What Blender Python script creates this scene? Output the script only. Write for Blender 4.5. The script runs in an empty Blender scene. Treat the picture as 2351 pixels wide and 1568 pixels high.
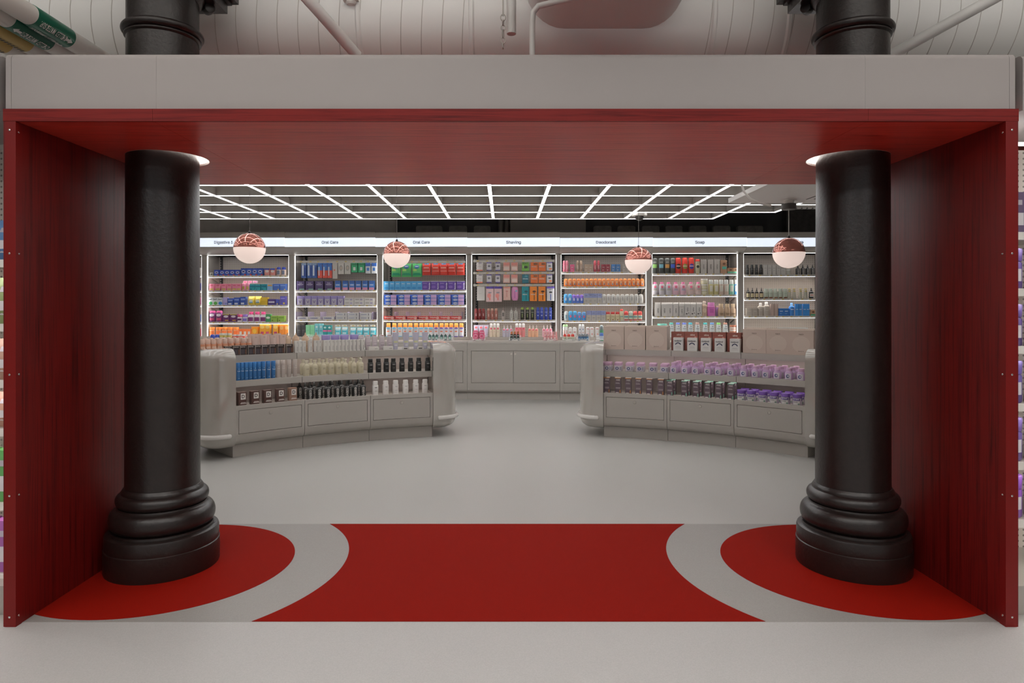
import bpy, bmesh, math, random
from mathutils import Vector, Matrix, Euler

random.seed(11)
S = bpy.context.scene
COL = S.collection
R_ = math.radians

# ------------------------------------------------------------------ camera, world, exposure, large lights
F, CX, CY, EYE = 1500.0, 1158.0, 708.0, 1.5          # focal length in pixels, vanishing point, eye height (m)
cam_d = bpy.data.cameras.new('camera')
cam_d.sensor_width = 36.0
cam_d.lens = F / 2351.0 * 36.0
cam_d.shift_x = (2351 / 2 - CX) / 2351.0
cam_d.shift_y = -(1568 / 2 - CY) / 2351.0
cam_d.clip_start = 0.05
cam = bpy.data.objects.new('camera', cam_d)
cam.location = (0, 0, EYE)
cam.rotation_euler = (R_(90), 0, 0)
COL.objects.link(cam)
S.camera = cam
S.view_settings.view_transform = 'Standard'
S.view_settings.look = 'None'
S.view_settings.exposure = 0.0
S.view_settings.gamma = 1.0
S.view_settings.use_curve_mapping = False
S.cycles.max_bounces = 5
S.cycles.diffuse_bounces = 3
S.cycles.glossy_bounces = 2
S.cycles.transparent_max_bounces = 8
S.cycles.caustics_reflective = False
S.cycles.caustics_refractive = False
S.cycles.use_adaptive_sampling = True
S.cycles.adaptive_threshold = 0.12
S.cycles.adaptive_min_samples = 16
S.cycles.use_denoising = True
S.cycles.sample_clamp_direct = 3.0
S.cycles.sample_clamp_indirect = 4.0

world = bpy.data.worlds.new('world')
S.world = world
world.use_nodes = True
world.node_tree.nodes['Background'].inputs[0].default_value = (1.0, 1.0, 1.0, 1)
world.node_tree.nodes['Background'].inputs[1].default_value = 0.30


def area(name, loc, sx, sy, power, col=(1, 1, 1), rot=(0, 0, 0)):
    d = bpy.data.lights.new(name, 'AREA')
    d.shape = 'RECTANGLE'
    d.size, d.size_y, d.energy, d.color = sx, sy, power, col
    o = bpy.data.objects.new(name, d)
    o.location, o.rotation_euler = loc, rot
    COL.objects.link(o)
    return o


# ceiling lamps of the sales floor on the camera's side of the portal, plus added upward fill
for lx in (-3.2, 0.0, 3.2):
    for ly in (0.9, -2.4):
        area('aisle_lamp', (lx, ly, 3.2), 2.2, 0.25, 22)
        area('aisle_lamp_uplight', (lx, ly, 3.24), 2.2, 0.25, 140, rot=(math.pi, 0, 0))  # added fill light, brightens the ducts and upper ceiling
GRID_E, BAY_E = 16.0, 40.0

# ------------------------------------------------------------------ colours and materials
def lin(c):
    c = c / 255.0
    return c / 12.92 if c <= 0.04045 else ((c + 0.055) / 1.055) ** 2.4


def rgb(h):
    return tuple(lin(int(h[i:i + 2], 16)) for i in (0, 2, 4))


MATS = {}


def mat(h, rough=0.5, metal=0.0, coat=0.0, emit=0.0, alpha=1.0, spec=0.5, trans=0.0):
    key = (h, rough, metal, coat, emit, alpha, spec, trans)
    if key in MATS:
        return MATS[key]
    m = bpy.data.materials.new('paint_' + h)
    m.use_nodes = True
    b = m.node_tree.nodes['Principled BSDF']
    c = rgb(h) + (1,)
    b.inputs['Base Color'].default_value = c
    b.inputs['Roughness'].default_value = rough
    b.inputs['Metallic'].default_value = metal
    b.inputs['Coat Weight'].default_value = coat
    b.inputs['Coat Roughness'].default_value = 0.03
    b.inputs['Coat IOR'].default_value = 1.7
    b.inputs['Specular IOR Level'].default_value = spec
    b.inputs['Alpha'].default_value = alpha
    b.inputs['Transmission Weight'].default_value = trans
    if emit:
        b.inputs['Emission Color'].default_value = c
        b.inputs['Emission Strength'].default_value = emit
    m.diffuse_color = c
    MATS[key] = m
    return m


def nodemat(name):
    m = bpy.data.materials.new(name)
    m.use_nodes = True
    nt = m.node_tree
    return m, nt, nt.nodes['Principled BSDF']


def add(nt, kind, **kw):
    n = nt.nodes.new(kind)
    for k, v in kw.items():
        setattr(n, k, v)
    return n


def veneer(name, c0, c1, axis, rough=0.38, spec=0.5):
    """Stained timber veneer with grain running along the given axis."""
    m, nt, b = nodemat(name)
    tc = add(nt, 'ShaderNodeTexCoord')
    mp = add(nt, 'ShaderNodeMapping')
    sc = {'x': (0.8, 26, 26), 'z': (26, 26, 0.7)}[axis]
    mp.inputs['Scale'].default_value = sc
    n1 = add(nt, 'ShaderNodeTexNoise')
    n1.inputs['Scale'].default_value = 2.2
    n1.inputs['Detail'].default_value = 5
    n1.inputs['Distortion'].default_value = 0.9
    n2 = add(nt, 'ShaderNodeTexNoise')
    n2.inputs['Scale'].default_value = 11
    n2.inputs['Detail'].default_value = 3
    mx = add(nt, 'ShaderNodeMath', operation='MULTIPLY_ADD')
    mx.inputs[1].default_value = 0.35
    rp = add(nt, 'ShaderNodeValToRGB')
    rp.color_ramp.elements[0].position = 0.42
    rp.color_ramp.elements[1].position = 0.72
    rp.color_ramp.elements[0].color = rgb(c0) + (1,)
    rp.color_ramp.elements[1].color = rgb(c1) + (1,)
    nt.links.new(tc.outputs['Object'], mp.inputs['Vector'])
    nt.links.new(mp.outputs[0], n1.inputs['Vector'])
    nt.links.new(mp.outputs[0], n2.inputs['Vector'])
    nt.links.new(n2.outputs['Fac'], mx.inputs[0])
    nt.links.new(n1.outputs['Fac'], mx.inputs[2])
    nt.links.new(mx.outputs[0], rp.inputs['Fac'])
    nt.links.new(rp.outputs['Color'], b.inputs['Base Color'])
    b.inputs['Roughness'].default_value = rough
    b.inputs['Specular IOR Level'].default_value = spec
    bp = add(nt, 'ShaderNodeBump')
    bp.inputs['Strength'].default_value = 0.08
    bp.inputs['Distance'].default_value = 0.002
    nt.links.new(mx.outputs[0], bp.inputs['Height'])
    nt.links.new(bp.outputs[0], b.inputs['Normal'])
    return m


def speckle(name, c0, c1, scale, rough, bump=0.0, bscale=None, coat=0.0, spec=0.5):
    """A flat colour with fine mottling (vinyl, cast iron, plaster)."""
    m, nt, b = nodemat(name)
    tc = add(nt, 'ShaderNodeTexCoord')
    n1 = add(nt, 'ShaderNodeTexNoise')
    n1.inputs['Scale'].default_value = scale
    n1.inputs['Detail'].default_value = 4
    rp = add(nt, 'ShaderNodeValToRGB')
    rp.color_ramp.elements[0].position = 0.35
    rp.color_ramp.elements[1].position = 0.65
    rp.color_ramp.elements[0].color = rgb(c0) + (1,)
    rp.color_ramp.elements[1].color = rgb(c1) + (1,)
    nt.links.new(tc.outputs['Object'], n1.inputs['Vector'])
    nt.links.new(n1.outputs['Fac'], rp.inputs['Fac'])
    nt.links.new(rp.outputs['Color'], b.inputs['Base Color'])
    b.inputs['Roughness'].default_value = rough
    b.inputs['Coat Weight'].default_value = coat
    b.inputs['Specular IOR Level'].default_value = spec
    if bump:
        n2 = add(nt, 'ShaderNodeTexNoise')
        n2.inputs['Scale'].default_value = bscale or scale
        n2.inputs['Detail'].default_value = 6
        bp = add(nt, 'ShaderNodeBump')
        bp.inputs['Strength'].default_value = bump
        bp.inputs['Distance'].default_value = 0.004
        nt.links.new(tc.outputs['Object'], n2.inputs['Vector'])
        nt.links.new(n2.outputs['Fac'], bp.inputs['Height'])
        nt.links.new(bp.outputs[0], b.inputs['Normal'])
    return m


def dots(name, c0, c1, sx, sz, r, axis='y'):
    """Perforated sheet: a regular grid of dark round holes."""
    m, nt, b = nodemat(name)
    tc = add(nt, 'ShaderNodeTexCoord')
    sp = add(nt, 'ShaderNodeSeparateXYZ')
    nt.links.new(tc.outputs['Object'], sp.inputs[0])
    acc = []
    for src, s in ((0, sx), (2, sz)):
        d = add(nt, 'ShaderNodeMath', operation='DIVIDE')
        d.inputs[1].default_value = s
        f = add(nt, 'ShaderNodeMath', operation='FRACT')
        q = add(nt, 'ShaderNodeMath', operation='SUBTRACT')
        q.inputs[1].default_value = 0.5
        k = add(nt, 'ShaderNodeMath', operation='MULTIPLY')
        k.inputs[1].default_value = s
        p = add(nt, 'ShaderNodeMath', operation='MULTIPLY')
        nt.links.new(sp.outputs[src], d.inputs[0])
        nt.links.new(d.outputs[0], f.inputs[0])
        nt.links.new(f.outputs[0], q.inputs[0])
        nt.links.new(q.outputs[0], k.inputs[0])
        nt.links.new(k.outputs[0], p.inputs[0])
        nt.links.new(k.outputs[0], p.inputs[1])
        acc.append(p)
    a = add(nt, 'ShaderNodeMath', operation='ADD')
    nt.links.new(acc[0].outputs[0], a.inputs[0])
    nt.links.new(acc[1].outputs[0], a.inputs[1])
    lt = add(nt, 'ShaderNodeMath', operation='LESS_THAN')
    lt.inputs[1].default_value = r * r
    nt.links.new(a.outputs[0], lt.inputs[0])
    mx = add(nt, 'ShaderNodeMix', data_type='RGBA')
    mx.inputs[6].default_value = rgb(c0) + (1,)
    mx.inputs[7].default_value = rgb(c1) + (1,)
    nt.links.new(lt.outputs[0], mx.inputs[0])
    nt.links.new(mx.outputs[2], b.inputs['Base Color'])
    b.inputs['Roughness'].default_value = 0.5
    return m


def sheer(name, h, fac):
    """Thin clear or tinted acrylic sheet."""
    m, nt, b = nodemat(name)
    b.inputs['Base Color'].default_value = rgb(h) + (1,)
    b.inputs['Roughness'].default_value = 0.08
    tr = add(nt, 'ShaderNodeBsdfTransparent')
    ms = add(nt, 'ShaderNodeMixShader')
    ms.inputs[0].default_value = fac
    out = nt.nodes['Material Output']
    nt.links.new(tr.outputs[0], ms.inputs[1])
    nt.links.new(b.outputs[0], ms.inputs[2])
    nt.links.new(ms.outputs[0], out.inputs['Surface'])
    return m


M = dict(
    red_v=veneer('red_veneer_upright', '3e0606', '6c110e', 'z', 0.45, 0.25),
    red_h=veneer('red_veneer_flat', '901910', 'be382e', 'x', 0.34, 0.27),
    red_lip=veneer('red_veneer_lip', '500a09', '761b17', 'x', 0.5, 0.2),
    red_metal=mat('6e0f0d', 0.45, spec=0.25),
    red_floor=speckle('red_vinyl', '80130a', '8a170c', 260, 0.75, spec=0.04),
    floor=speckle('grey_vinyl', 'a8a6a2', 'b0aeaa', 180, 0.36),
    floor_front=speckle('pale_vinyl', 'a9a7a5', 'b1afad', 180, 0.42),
    floor_portal_shaded=speckle('portal_shaded_vinyl', '8a8682', '928e8a', 180, 0.45),  # floor vinyl in a darker tone, standing for the portal's shade
    iron=speckle('black_painted_iron', '1b1412', '221917', 30, 0.36, 0.35, 55, 0.0),
    fascia=mat('98918f', 0.55),
    grey=mat('a29c95', 0.42),
    grey_in=mat('ada49d', 0.45),
    gloss=mat('a29c95', 0.14, coat=1.0),
    peg=dots('pegboard', 'c4bab1', '756d66', 0.032, 0.032, 0.0058),
    white_duct=mat('dcdad7', 0.5),
    seam=mat('b3ada7', 0.5),
    ceiling=mat('b4b0aa', 0.7),
    strut=dots('perforated_strut', 'd4d1cc', '5a5957', 0.075, 0.05, 0.012),
    concrete=speckle('dark_concrete', 'dcd6d0', 'e4deda', 6, 0.8, 0.3, 20),
    black=mat('151413', 0.5),
    dark=mat('2a2a2b', 0.6),
    chrome=mat('d9d6d2', 0.2, metal=1.0),
    white=mat('e6e2dc', 0.45),
    rail=mat('bfbab3', 0.4),
    led=mat('ffffff', 0.5, emit=GRID_E),
    bay_led=mat('fffdfa', 0.5, emit=BAY_E),
    up_led=mat('fffaf4', 0.5, emit=26.0),
    bay_edge=mat('fffdfa', 0.5, emit=4.5),
    bay_top=mat('fffdfa', 0.5, emit=14.0),
    rail_led=mat('f4f6f8', 0.5, emit=0.75),
    bar=mat('a5a19b', 0.5),
    under_led=mat('fff8f2', 0.5, emit=7.0),
    ring_led=mat('fff8f0', 0.5, emit=9.0),
    sign=mat('e3ecfb', 0.4, emit=0.92),
    clear=sheer('clear_acrylic', 'f2f2f2', 0.22),
    lilac=sheer('lilac_acrylic', 'c9bde0', 0.45),
)

# ------------------------------------------------------------------ mesh helpers
class MB:
    def __init__(self):
        self.v, self.f = [], []

    def add(self, vs, fs):
        n = len(self.v)
        self.v += [tuple(p) for p in vs]
        self.f += [tuple(i + n for i in f) for f in fs]
        return self

    def box(self, x0, x1, y0, y1, z0, z1):
        return self.add([(x0, y0, z0), (x1, y0, z0), (x1, y1, z0), (x0, y1, z0), (x0, y0, z1), (x1, y0, z1), (x1, y1, z1), (x0, y1, z1)],
                        [(0, 3, 2, 1), (4, 5, 6, 7), (0, 1, 5, 4), (1, 2, 6, 5), (2, 3, 7, 6), (3, 0, 4, 7)])

    def rings(self, rings, cap0=True, cap1=True, closed=False):
        n = len(rings[0])
        vs = [p for r in rings for p in r]
        fs = []
        m = len(rings)
        for i in range(m if closed else m - 1):
            a, b = i * n, ((i + 1) % m) * n
            for k in range(n):
                k2 = (k + 1) % n
                fs.append((a + k, a + k2, b + k2, b + k))
        if not closed:
            if cap0:
                fs.append(tuple(range(n - 1, -1, -1)))
            if cap1:
                fs.append(tuple((m - 1) * n + k for k in range(n)))
        return self.add(vs, fs)

    def lathe(self, prof, n=48, cx=0, cy=0, cap=True):
        return self.rings([[(cx + r * math.cos(2 * math.pi * k / n), cy + r * math.sin(2 * math.pi * k / n), z) for k in range(n)] for r, z in prof], cap, cap)

    def tube(self, pts, r, n=10, closed=False):
        pts = [Vector(p) for p in pts]
        rs = []
        m = len(pts)
        ref = None
        for i, p in enumerate(pts):
            if closed:
                d = pts[(i + 1) % m] - pts[i - 1]
            else:
                d = pts[min(i + 1, m - 1)] - pts[max(i - 1, 0)]
            d.normalize()
            if ref is None:
                ref = Vector((0, 0, 1)) if abs(d.z) < 0.9 else Vector((1, 0, 0))
            a = d.cross(ref).normalized()
            ref = a.cross(d).normalized()
            rs.append([p + (a * math.cos(2 * math.pi * k / n) + ref * math.sin(2 * math.pi * k / n)) * r for k in range(n)])
        return self.rings(rs, closed=closed)

    def prism(self, poly, z0, z1):
        """Upright prism on a counter-clockwise outline."""
        return self.rings([[(x, y, z0) for x, y in poly], [(x, y, z1) for x, y in poly]])

    def mesh(self, name, smooth=0):
        me = bpy.data.meshes.new(name)
        me.from_pydata(self.v, [], self.f)
        me.validate()
        bm = bmesh.new()
        bm.from_mesh(me)
        bmesh.ops.recalc_face_normals(bm, faces=bm.faces)
        bm.to_mesh(me)
        bm.free()
        if smooth:
            me.polygons.foreach_set('use_smooth', [True] * len(me.polygons))
            me.set_sharp_from_angle(angle=R_(smooth))
        return me

    def build(self, name, material, parent=None, smooth=0):
        me = self.mesh(name, smooth)
        me.materials.append(material)
        return place(name, me, parent)


def place(name, me, parent=None, loc=None, rz=None):
    o = bpy.data.objects.new(name, me)
    COL.objects.link(o)
    if parent is not None:
        o.parent = parent
    if loc is not None:
        o.location = loc
    if rz is not None:
        o.rotation_euler = (0, 0, rz)
    return o


LABELS = {}


def tag(o, label, cat, group=None, kind=None):
    o['label'] = label
    o['category'] = cat
    if group:
        o['group'] = group
    if kind:
        o['kind'] = kind
    LABELS.setdefault(label.lower(), []).append(o.name)
    return o


def thing(name, label, cat, loc=(0, 0, 0), rz=0.0, group=None, kind=None):
    o = place(name, None, None, loc, rz)
    return tag(o, label, cat, group, kind)


def struct(o):
    o['kind'] = 'structure'
    return o


def px(u, v, Y):
    return Vector(((u - CX) * Y / F, Y, EYE - (v - CY) * Y / F))


# lettering: flat glyph outlines, cached; x centred, cap height 1
TXT = {}
try:    # Blender's own interface font, a plain grotesque; its built-in font otherwise
    import os
    SANS = bpy.data.fonts.load(os.path.join(bpy.utils.system_resource('DATAFILES', path='fonts'), 'Inter.woff2'))
except Exception:
    SANS = None


def raw_text(body, off, res):
    cu = bpy.data.curves.new('glyphs', 'FONT')
    cu.body, cu.size, cu.resolution_u, cu.offset = body, 1.0, res, off
    if SANS:
        cu.font = SANS
    ob = bpy.data.objects.new('glyphs', cu)
    COL.objects.link(ob)
    bpy.context.view_layer.update()
    me = bpy.data.meshes.new_from_object(ob.evaluated_get(bpy.context.evaluated_depsgraph_get()))
    vs = [(v.co.x, v.co.y) for v in me.vertices]
    fs = [tuple(p.vertices) for p in me.polygons]
    ar = sum(p.area for p in me.polygons)
    bpy.data.objects.remove(ob)
    bpy.data.curves.remove(cu)
    bpy.data.meshes.remove(me)
    return ar, vs, fs


CAP = max(y for x, y in raw_text('H', 0.0, 1)[1])
wid = lambda t: max(x for x, y in raw_text(t, 0.0, 1)[1])
HH = wid('HH')
CHAR = {}
for c in "ABCDEFGHILMNOPRSTUVWXYZabcdefghijklmnoprstuvxyz&.'":   # one clean outline per character, made while the scene is still small
    tries = [raw_text(c, o, 2) for o in (.020, .021, .022, .023, .024)]
    most = max(len(q[2]) for q in tries)
    CHAR[c] = [q for q in tries if len(q[2]) == most][0][1:] + (wid('H' + c + 'H') - HH,)
if True:    # a clean capital D: outer and inner outline joined as a strip
    q_ = CAP / .727
    hgt, st, w0, w1 = CAP, .135 * q_, .26 * q_, .36 * q_
    arc_ = [math.radians(90 - 15 * k) for k in range(13)]
    outer = [(.07, 0), (.07, hgt)] + [(.07 + w0 + w1 * math.cos(a), hgt / 2 + hgt / 2 * math.sin(a)) for a in arc_]
    inner = [(.07 + st, st), (.07 + st, hgt - st)] + [(.07 + w0 + (w1 - st) * math.cos(a), hgt / 2 + (hgt / 2 - st) * math.sin(a)) for a in arc_]
    n_ = len(outer)
    CHAR['D'] = (outer + inner, [(k, (k + 1) % n_, n_ + (k + 1) % n_, n_ + k) for k in range(n_)], .07 + w0 + w1 + .05)
CHAR[' '] = ([], [], wid('H H') - HH)


def glyphs(s, bold=0):
    if s not in TXT:
        vs, fs, x = [], [], 0.0
        for c in s:
            a, b, w = CHAR[c]
            n = len(vs)
            vs += [((x + p) / CAP, q / CAP) for p, q in a]
            fs += [tuple(k + n for k in f) for f in b]
            x += w
        mid = (max(p for p, q in vs) + min(p for p, q in vs)) / 2
        TXT[s] = ([(p - mid, q) for p, q in vs], fs)
    return TXT[s]


ORD = 'first second third fourth fifth sixth seventh eighth ninth tenth eleventh twelfth thirteenth fourteenth fifteenth sixteenth seventeenth eighteenth nineteenth twentieth'.split()

# ------------------------------------------------------------------ the room shell
YB = 12.9
struct(MB().box(-9, 9, -6, YB, -0.2, 0.0).build('floor', M['floor']))
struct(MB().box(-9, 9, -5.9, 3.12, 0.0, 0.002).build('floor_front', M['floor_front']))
struct(MB().box(-2.30, 2.36, 3.12, 4.54, 0.0, 0.0022).build('floor_portal_shaded', M['floor_portal_shaded']))
struct(MB().box(-9, 9, -6, YB + 0.3, 5.0, 5.2).build('ceiling', M['ceiling']))
struct(MB().box(-9, 9, YB, YB + 0.3, 0, 5.0).build('wall_back', M['concrete']))
struct(MB().box(-9.2, -9, -6, YB + 0.3, 0, 5.0).build('wall_left', M['ceiling']))
struct(MB().box(9, 9.2, -6, YB + 0.3, 0, 5.0).build('wall_right', M['ceiling']))

PX0, PX1 = -2.30, 2.36            # inner faces of the portal
PY0, PYM, PY1 = 3.074, 3.848, 4.64  # front, joint and back of the portal
COLX, COLY = (-2.0, 2.04), 3.83


def arc(cx, cy, r, a0, a1, n):
    return [(cx + r * math.cos(R_(a0 + (a1 - a0) * k / n)), cy + r * math.sin(R_(a0 + (a1 - a0) * k / n))) for k in range(n + 1)]


# red floor inlays: a disc under each column, cut off by the side panel, and a waisted mat between
def inlay_disc(side, label):
    cx, r, rx = COLX[0 if side < 0 else 1], 0.692, 0.74
    edge = PX0 if side < 0 else PX1
    pts = [(x, y) for x, y in [(cx + (x - cx) * rx / r, y) for x, y in arc(cx, COLY, r, 0, 360, 120)[:-1]] if (x > edge if side < 0 else x < edge)]
    dy = r * math.sqrt(1 - ((edge - cx) / rx) ** 2)
    k = max(range(len(pts)), key=lambda i: math.dist(pts[i], pts[(i + 1) % len(pts)]))
    pts = pts[k + 1:] + pts[:k + 1]
    a, b = (edge, COLY - dy), (edge, COLY + dy)
    if math.dist(pts[0], a) > math.dist(pts[0], b):
        a, b = b, a
    pts = [a] + pts + [b]
    tag(MB().prism(pts, 0.002, 0.004).build('floor_inlay', M['red_floor']), label, 'floor inlay')


inlay_disc(-1, 'round red floor inlay under the left black column')
inlay_disc(1, 'round red floor inlay under the right black column')
y0, y1, r2 = 3.125, 4.538, 1.06


def waist(cx, s):
    out = []
    a0 = math.asin((y0 - COLY) / r2)
    a1 = math.asin((y1 - COLY) / r2)
    for k in range(41):
        a = a0 + (a1 - a0) * k / 40
        out.append((cx + s * r2 * math.cos(a), COLY + r2 * math.sin(a)))
    return out


tag(MB().prism(waist(COLX[1], -1) + waist(COLX[0], 1)[::-1], 0.002, 0.004).build('floor_inlay', M['red_floor']),
    'red waisted floor inlay with concave sides between the two columns', 'floor inlay')

# ------------------------------------------------------------------ the red portal
portal = thing('entry_portal', 'red timber entry portal with grey fascia around both black columns', 'portal', (0, PY0, 0))
def pbuild(mb, name, m, parent=None, smooth=0):
    mb.v = [(x, y - PY0, z) for x, y, z in mb.v]
    return mb.build(name, m, parent or portal, smooth)


H0, H1 = 2.381, 2.4386
for x0, x1 in ((-2.357, PX0), (PX1, 2.418)):
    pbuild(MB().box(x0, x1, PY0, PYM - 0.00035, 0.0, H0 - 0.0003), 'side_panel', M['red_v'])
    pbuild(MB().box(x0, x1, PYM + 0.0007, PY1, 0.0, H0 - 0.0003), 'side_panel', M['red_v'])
# steel corner guards with screws
scr = MB().lathe([(0.0035, 0), (0.0055, 0.001), (0.005, 0.003), (0.002, 0.004)], 12).mesh('screw', 40)
scr.materials.append(M['chrome'])
for s, xi, xo in ((-1, PX0, -2.349), (1, PX1, 2.41)):
    t = 0.003
    g = MB()
    if s < 0:
        out = [(xo, -t), (xi + t, -t), (xi + t, 0.036), (xi, 0.036), (xi, 0.0), (xo, 0.0)]
    else:
        out = [(xo, -t), (xo, 0.0), (xi, 0.0), (xi, 0.036), (xi - t, 0.036), (xi - t, -t)]
    g.prism([(x, y + PY0) for x, y in out], 0.002, H0 - 0.002)
    gd = pbuild(g, 'corner_guard', M['red_metal'])
    for v in (299, 582, 860, 1138, 1416):
        z = EYE - (v - CY) * PY0 / F
        o = place('screw', scr, gd, (xi - s * -0.025, -t, z))
        o.rotation_euler = (R_(90), 0, 0)
        o = place('screw', scr, gd, (xi - s * t, 0.016, z - 0.006 if v < 400 else z))
        o.rotation_euler = (0, R_(-90 * s), 0)
# ceiling boards (holes around the columns), front lip
XJ = (-1.654, 1.711)
HR = 0.224
for s in (-1, 1):
    cx = COLX[0 if s < 0 else 1] - s * 0.022
    e, j = (-2.357, XJ[0]) if s < 0 else (2.418, XJ[1])
    lo, hi = min(e, j) , max(e, j)
    fr = [(lo, PY0 + 0.012), (hi, PY0 + 0.012), (hi, PYM - 0.0003)] + arc(cx, PYM, HR, 0, -180, 32) + [(lo, PYM - 0.0003)]
    fr = [(x, min(y, PYM - 0.0003)) for x, y in fr]
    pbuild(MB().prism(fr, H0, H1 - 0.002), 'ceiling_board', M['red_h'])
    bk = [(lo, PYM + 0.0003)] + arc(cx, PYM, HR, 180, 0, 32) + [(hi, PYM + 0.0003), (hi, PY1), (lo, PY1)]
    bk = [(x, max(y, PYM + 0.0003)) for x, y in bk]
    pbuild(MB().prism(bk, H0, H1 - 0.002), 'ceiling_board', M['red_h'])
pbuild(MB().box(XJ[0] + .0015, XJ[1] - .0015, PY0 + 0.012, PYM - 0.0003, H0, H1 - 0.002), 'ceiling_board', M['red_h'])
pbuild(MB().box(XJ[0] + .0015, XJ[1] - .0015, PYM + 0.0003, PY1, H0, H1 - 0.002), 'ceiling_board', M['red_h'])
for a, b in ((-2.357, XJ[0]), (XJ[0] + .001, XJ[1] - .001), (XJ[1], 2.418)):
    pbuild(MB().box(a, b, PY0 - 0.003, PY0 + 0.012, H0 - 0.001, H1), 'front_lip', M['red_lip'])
# grey fascia in three boards with a rounded top edge
FT = 2.708
def fascia(x0, x1, y0, yb, z0, z1, r=0.03):
    pr = [(y0, z0), (y0, z1 - r)] + [(y0 + r - r * math.cos(R_(a)), z1 - r + r * math.sin(R_(a))) for a in range(15, 91, 15)] + [(yb, z1), (yb, z0)]
    return MB().rings([[(x, y, z) for y, z in pr] for x in (x0, x1)])


for a, b in ((-2.328, -1.6445), (-1.6438, 1.7038), (1.7045, 2.385)):
    pbuild(fascia(a, b, PY0 + 0.012, PY0 + 0.10, H1, FT), 'fascia_board', M['fascia'], smooth=30)
for a, b in ((-2.357, -2.331), (2.388, 2.414)):
    pbuild(fascia(a, b, PY0 + 0.014, PY1, H1, FT), 'fascia_end', M['fascia'], smooth=30)
pbuild(MB().box(-2.33, 2.387, PY1 - 0.03, PY1, H1, FT), 'rear_fascia', M['fascia'])
pbuild(MB().box(-2.33, -2.26, PY0 + 0.11, PY1 - 0.04, FT - 0.04, FT - 0.02), 'top_rail', M['fascia'])

# glowing ring recessed around each column
for cx, w in zip(COLX, ('left', 'right')):
    rt = thing('column_ring_light', f'white glowing recessed ring light around top of the {w} column', 'light', (cx + (0.022 if cx < 0 else -0.022), PYM, H0))
    n = 48
    def ring(r0, r1, z0, z1):
        return MB().rings([[(r * math.cos(2 * math.pi * k / n), r * math.sin(2 * math.pi * k / n), z) for r, z in ((r0, z0), (r1, z0), (r1, z1), (r0, z1))] for k in range(n)], closed=True)
    ring(0.2195, 0.2235, 0.0, 0.075).build('trim_collar', mat('c9a096', 0.4), rt, 30)
    ring(0.2185, 0.2192, 0.012, 0.07).build('diffuser', M['ring_led'], rt, 30)

# ------------------------------------------------------------------ cast-iron columns
for i, cx in enumerate(COLX):
    w = ('left', 'right')[i]
    c = thing('cast_iron_column', f'black cast iron column on the {w} with stepped round base', 'column', (cx, COLY, 0), kind='thing')
    MB().lathe([(0.303, 0.004), (0.305, 0.012), (0.305, 0.138), (0.300, 0.142), (0.301, 0.147), (0.301, 0.205), (0.297, 0.217), (0.287, 0.224), (0.272, 0.226), (0.27, 0.238), (0.2, 0.24)], 72).build('plinth', M['iron'], c, 35)
    pr = [(0.2, 0.238)] + [(0.245 + 0.0365 * math.cos(R_(a)), 0.296 + 0.056 * math.sin(R_(a))) for a in range(-84, 85, 12)] + [(0.243, 0.354), (0.236, 0.36), (0.234, 0.368), (0.2, 0.37)]
    MB().lathe(pr, 72).build('lower_torus', M['iron'], c, 35)
    pr = [(0.2, 0.366)] + [(0.215 + 0.031 * math.cos(R_(a)), 0.404 + 0.037 * math.sin(R_(a))) for a in range(-84, 85, 12)] + [(0.216, 0.443), (0.216, 0.452), (0.21, 0.462), (0.203, 0.472), (0.19, 0.475)]
    MB().lathe(pr, 72).build('upper_torus', M['iron'], c, 35)
    MB().lathe([(0.1985, 0.47), (0.1975, 1.2), (0.194, 2.3), (0.192, 3.4), (0.192, 3.6)], 72).build('shaft', M['iron'], c, 35)
    pr = [(0.188, 3.058), (0.197, 3.062)] + [(0.197 + 0.008 * math.cos(R_(a)), 3.072 + 0.008 * math.sin(R_(a))) for a in range(-60, 61, 30)] + [(0.199, 3.083)] + [(0.199 + 0.021 * math.cos(R_(a)), 3.106 + 0.023 * math.sin(R_(a))) for a in range(-80, 81, 16)] + [(0.19, 3.132)]
    MB().lathe(pr, 72).build('neck_ring', M['iron'], c, 35)
    cp = MB()
    cp.lathe([(0.19, 3.30), (0.205, 3.305), (0.218, 3.318), (0.222, 3.335), (0.21, 3.35), (0.19, 3.352)], 48)
    cp.build('necking', M['iron'], c, 35)
    for sx in (-1, 1):
        for sy in (-1, 1):
            b = MB()
            b.lathe([(0.012, 0), (0.03, 0.004), (0.034, 0.03), (0.03, 0.056), (0.012, 0.06)], 14)
            o = b.build('scroll', M['iron'], c, 35)
            o.location = (sx * 0.175, sy * 0.175, 3.325)
            o.rotation_euler = (R_(90), 0, R_(45) if sx == sy else R_(-45))
    def sq(h, z0, z1, name):
        MB().box(-h, h, -h, h, z0, z1).build(name, M['iron'], c)
    sq(0.265, 3.345, 3.405, 'capital_block')
    sq(0.285, 3.405, 3.425, 'capital_fillet')
    sq(0.315, 3.425, 3.50, 'abacus')
    sq(0.22, 3.6, 4.98, 'ceiling_post')

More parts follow.
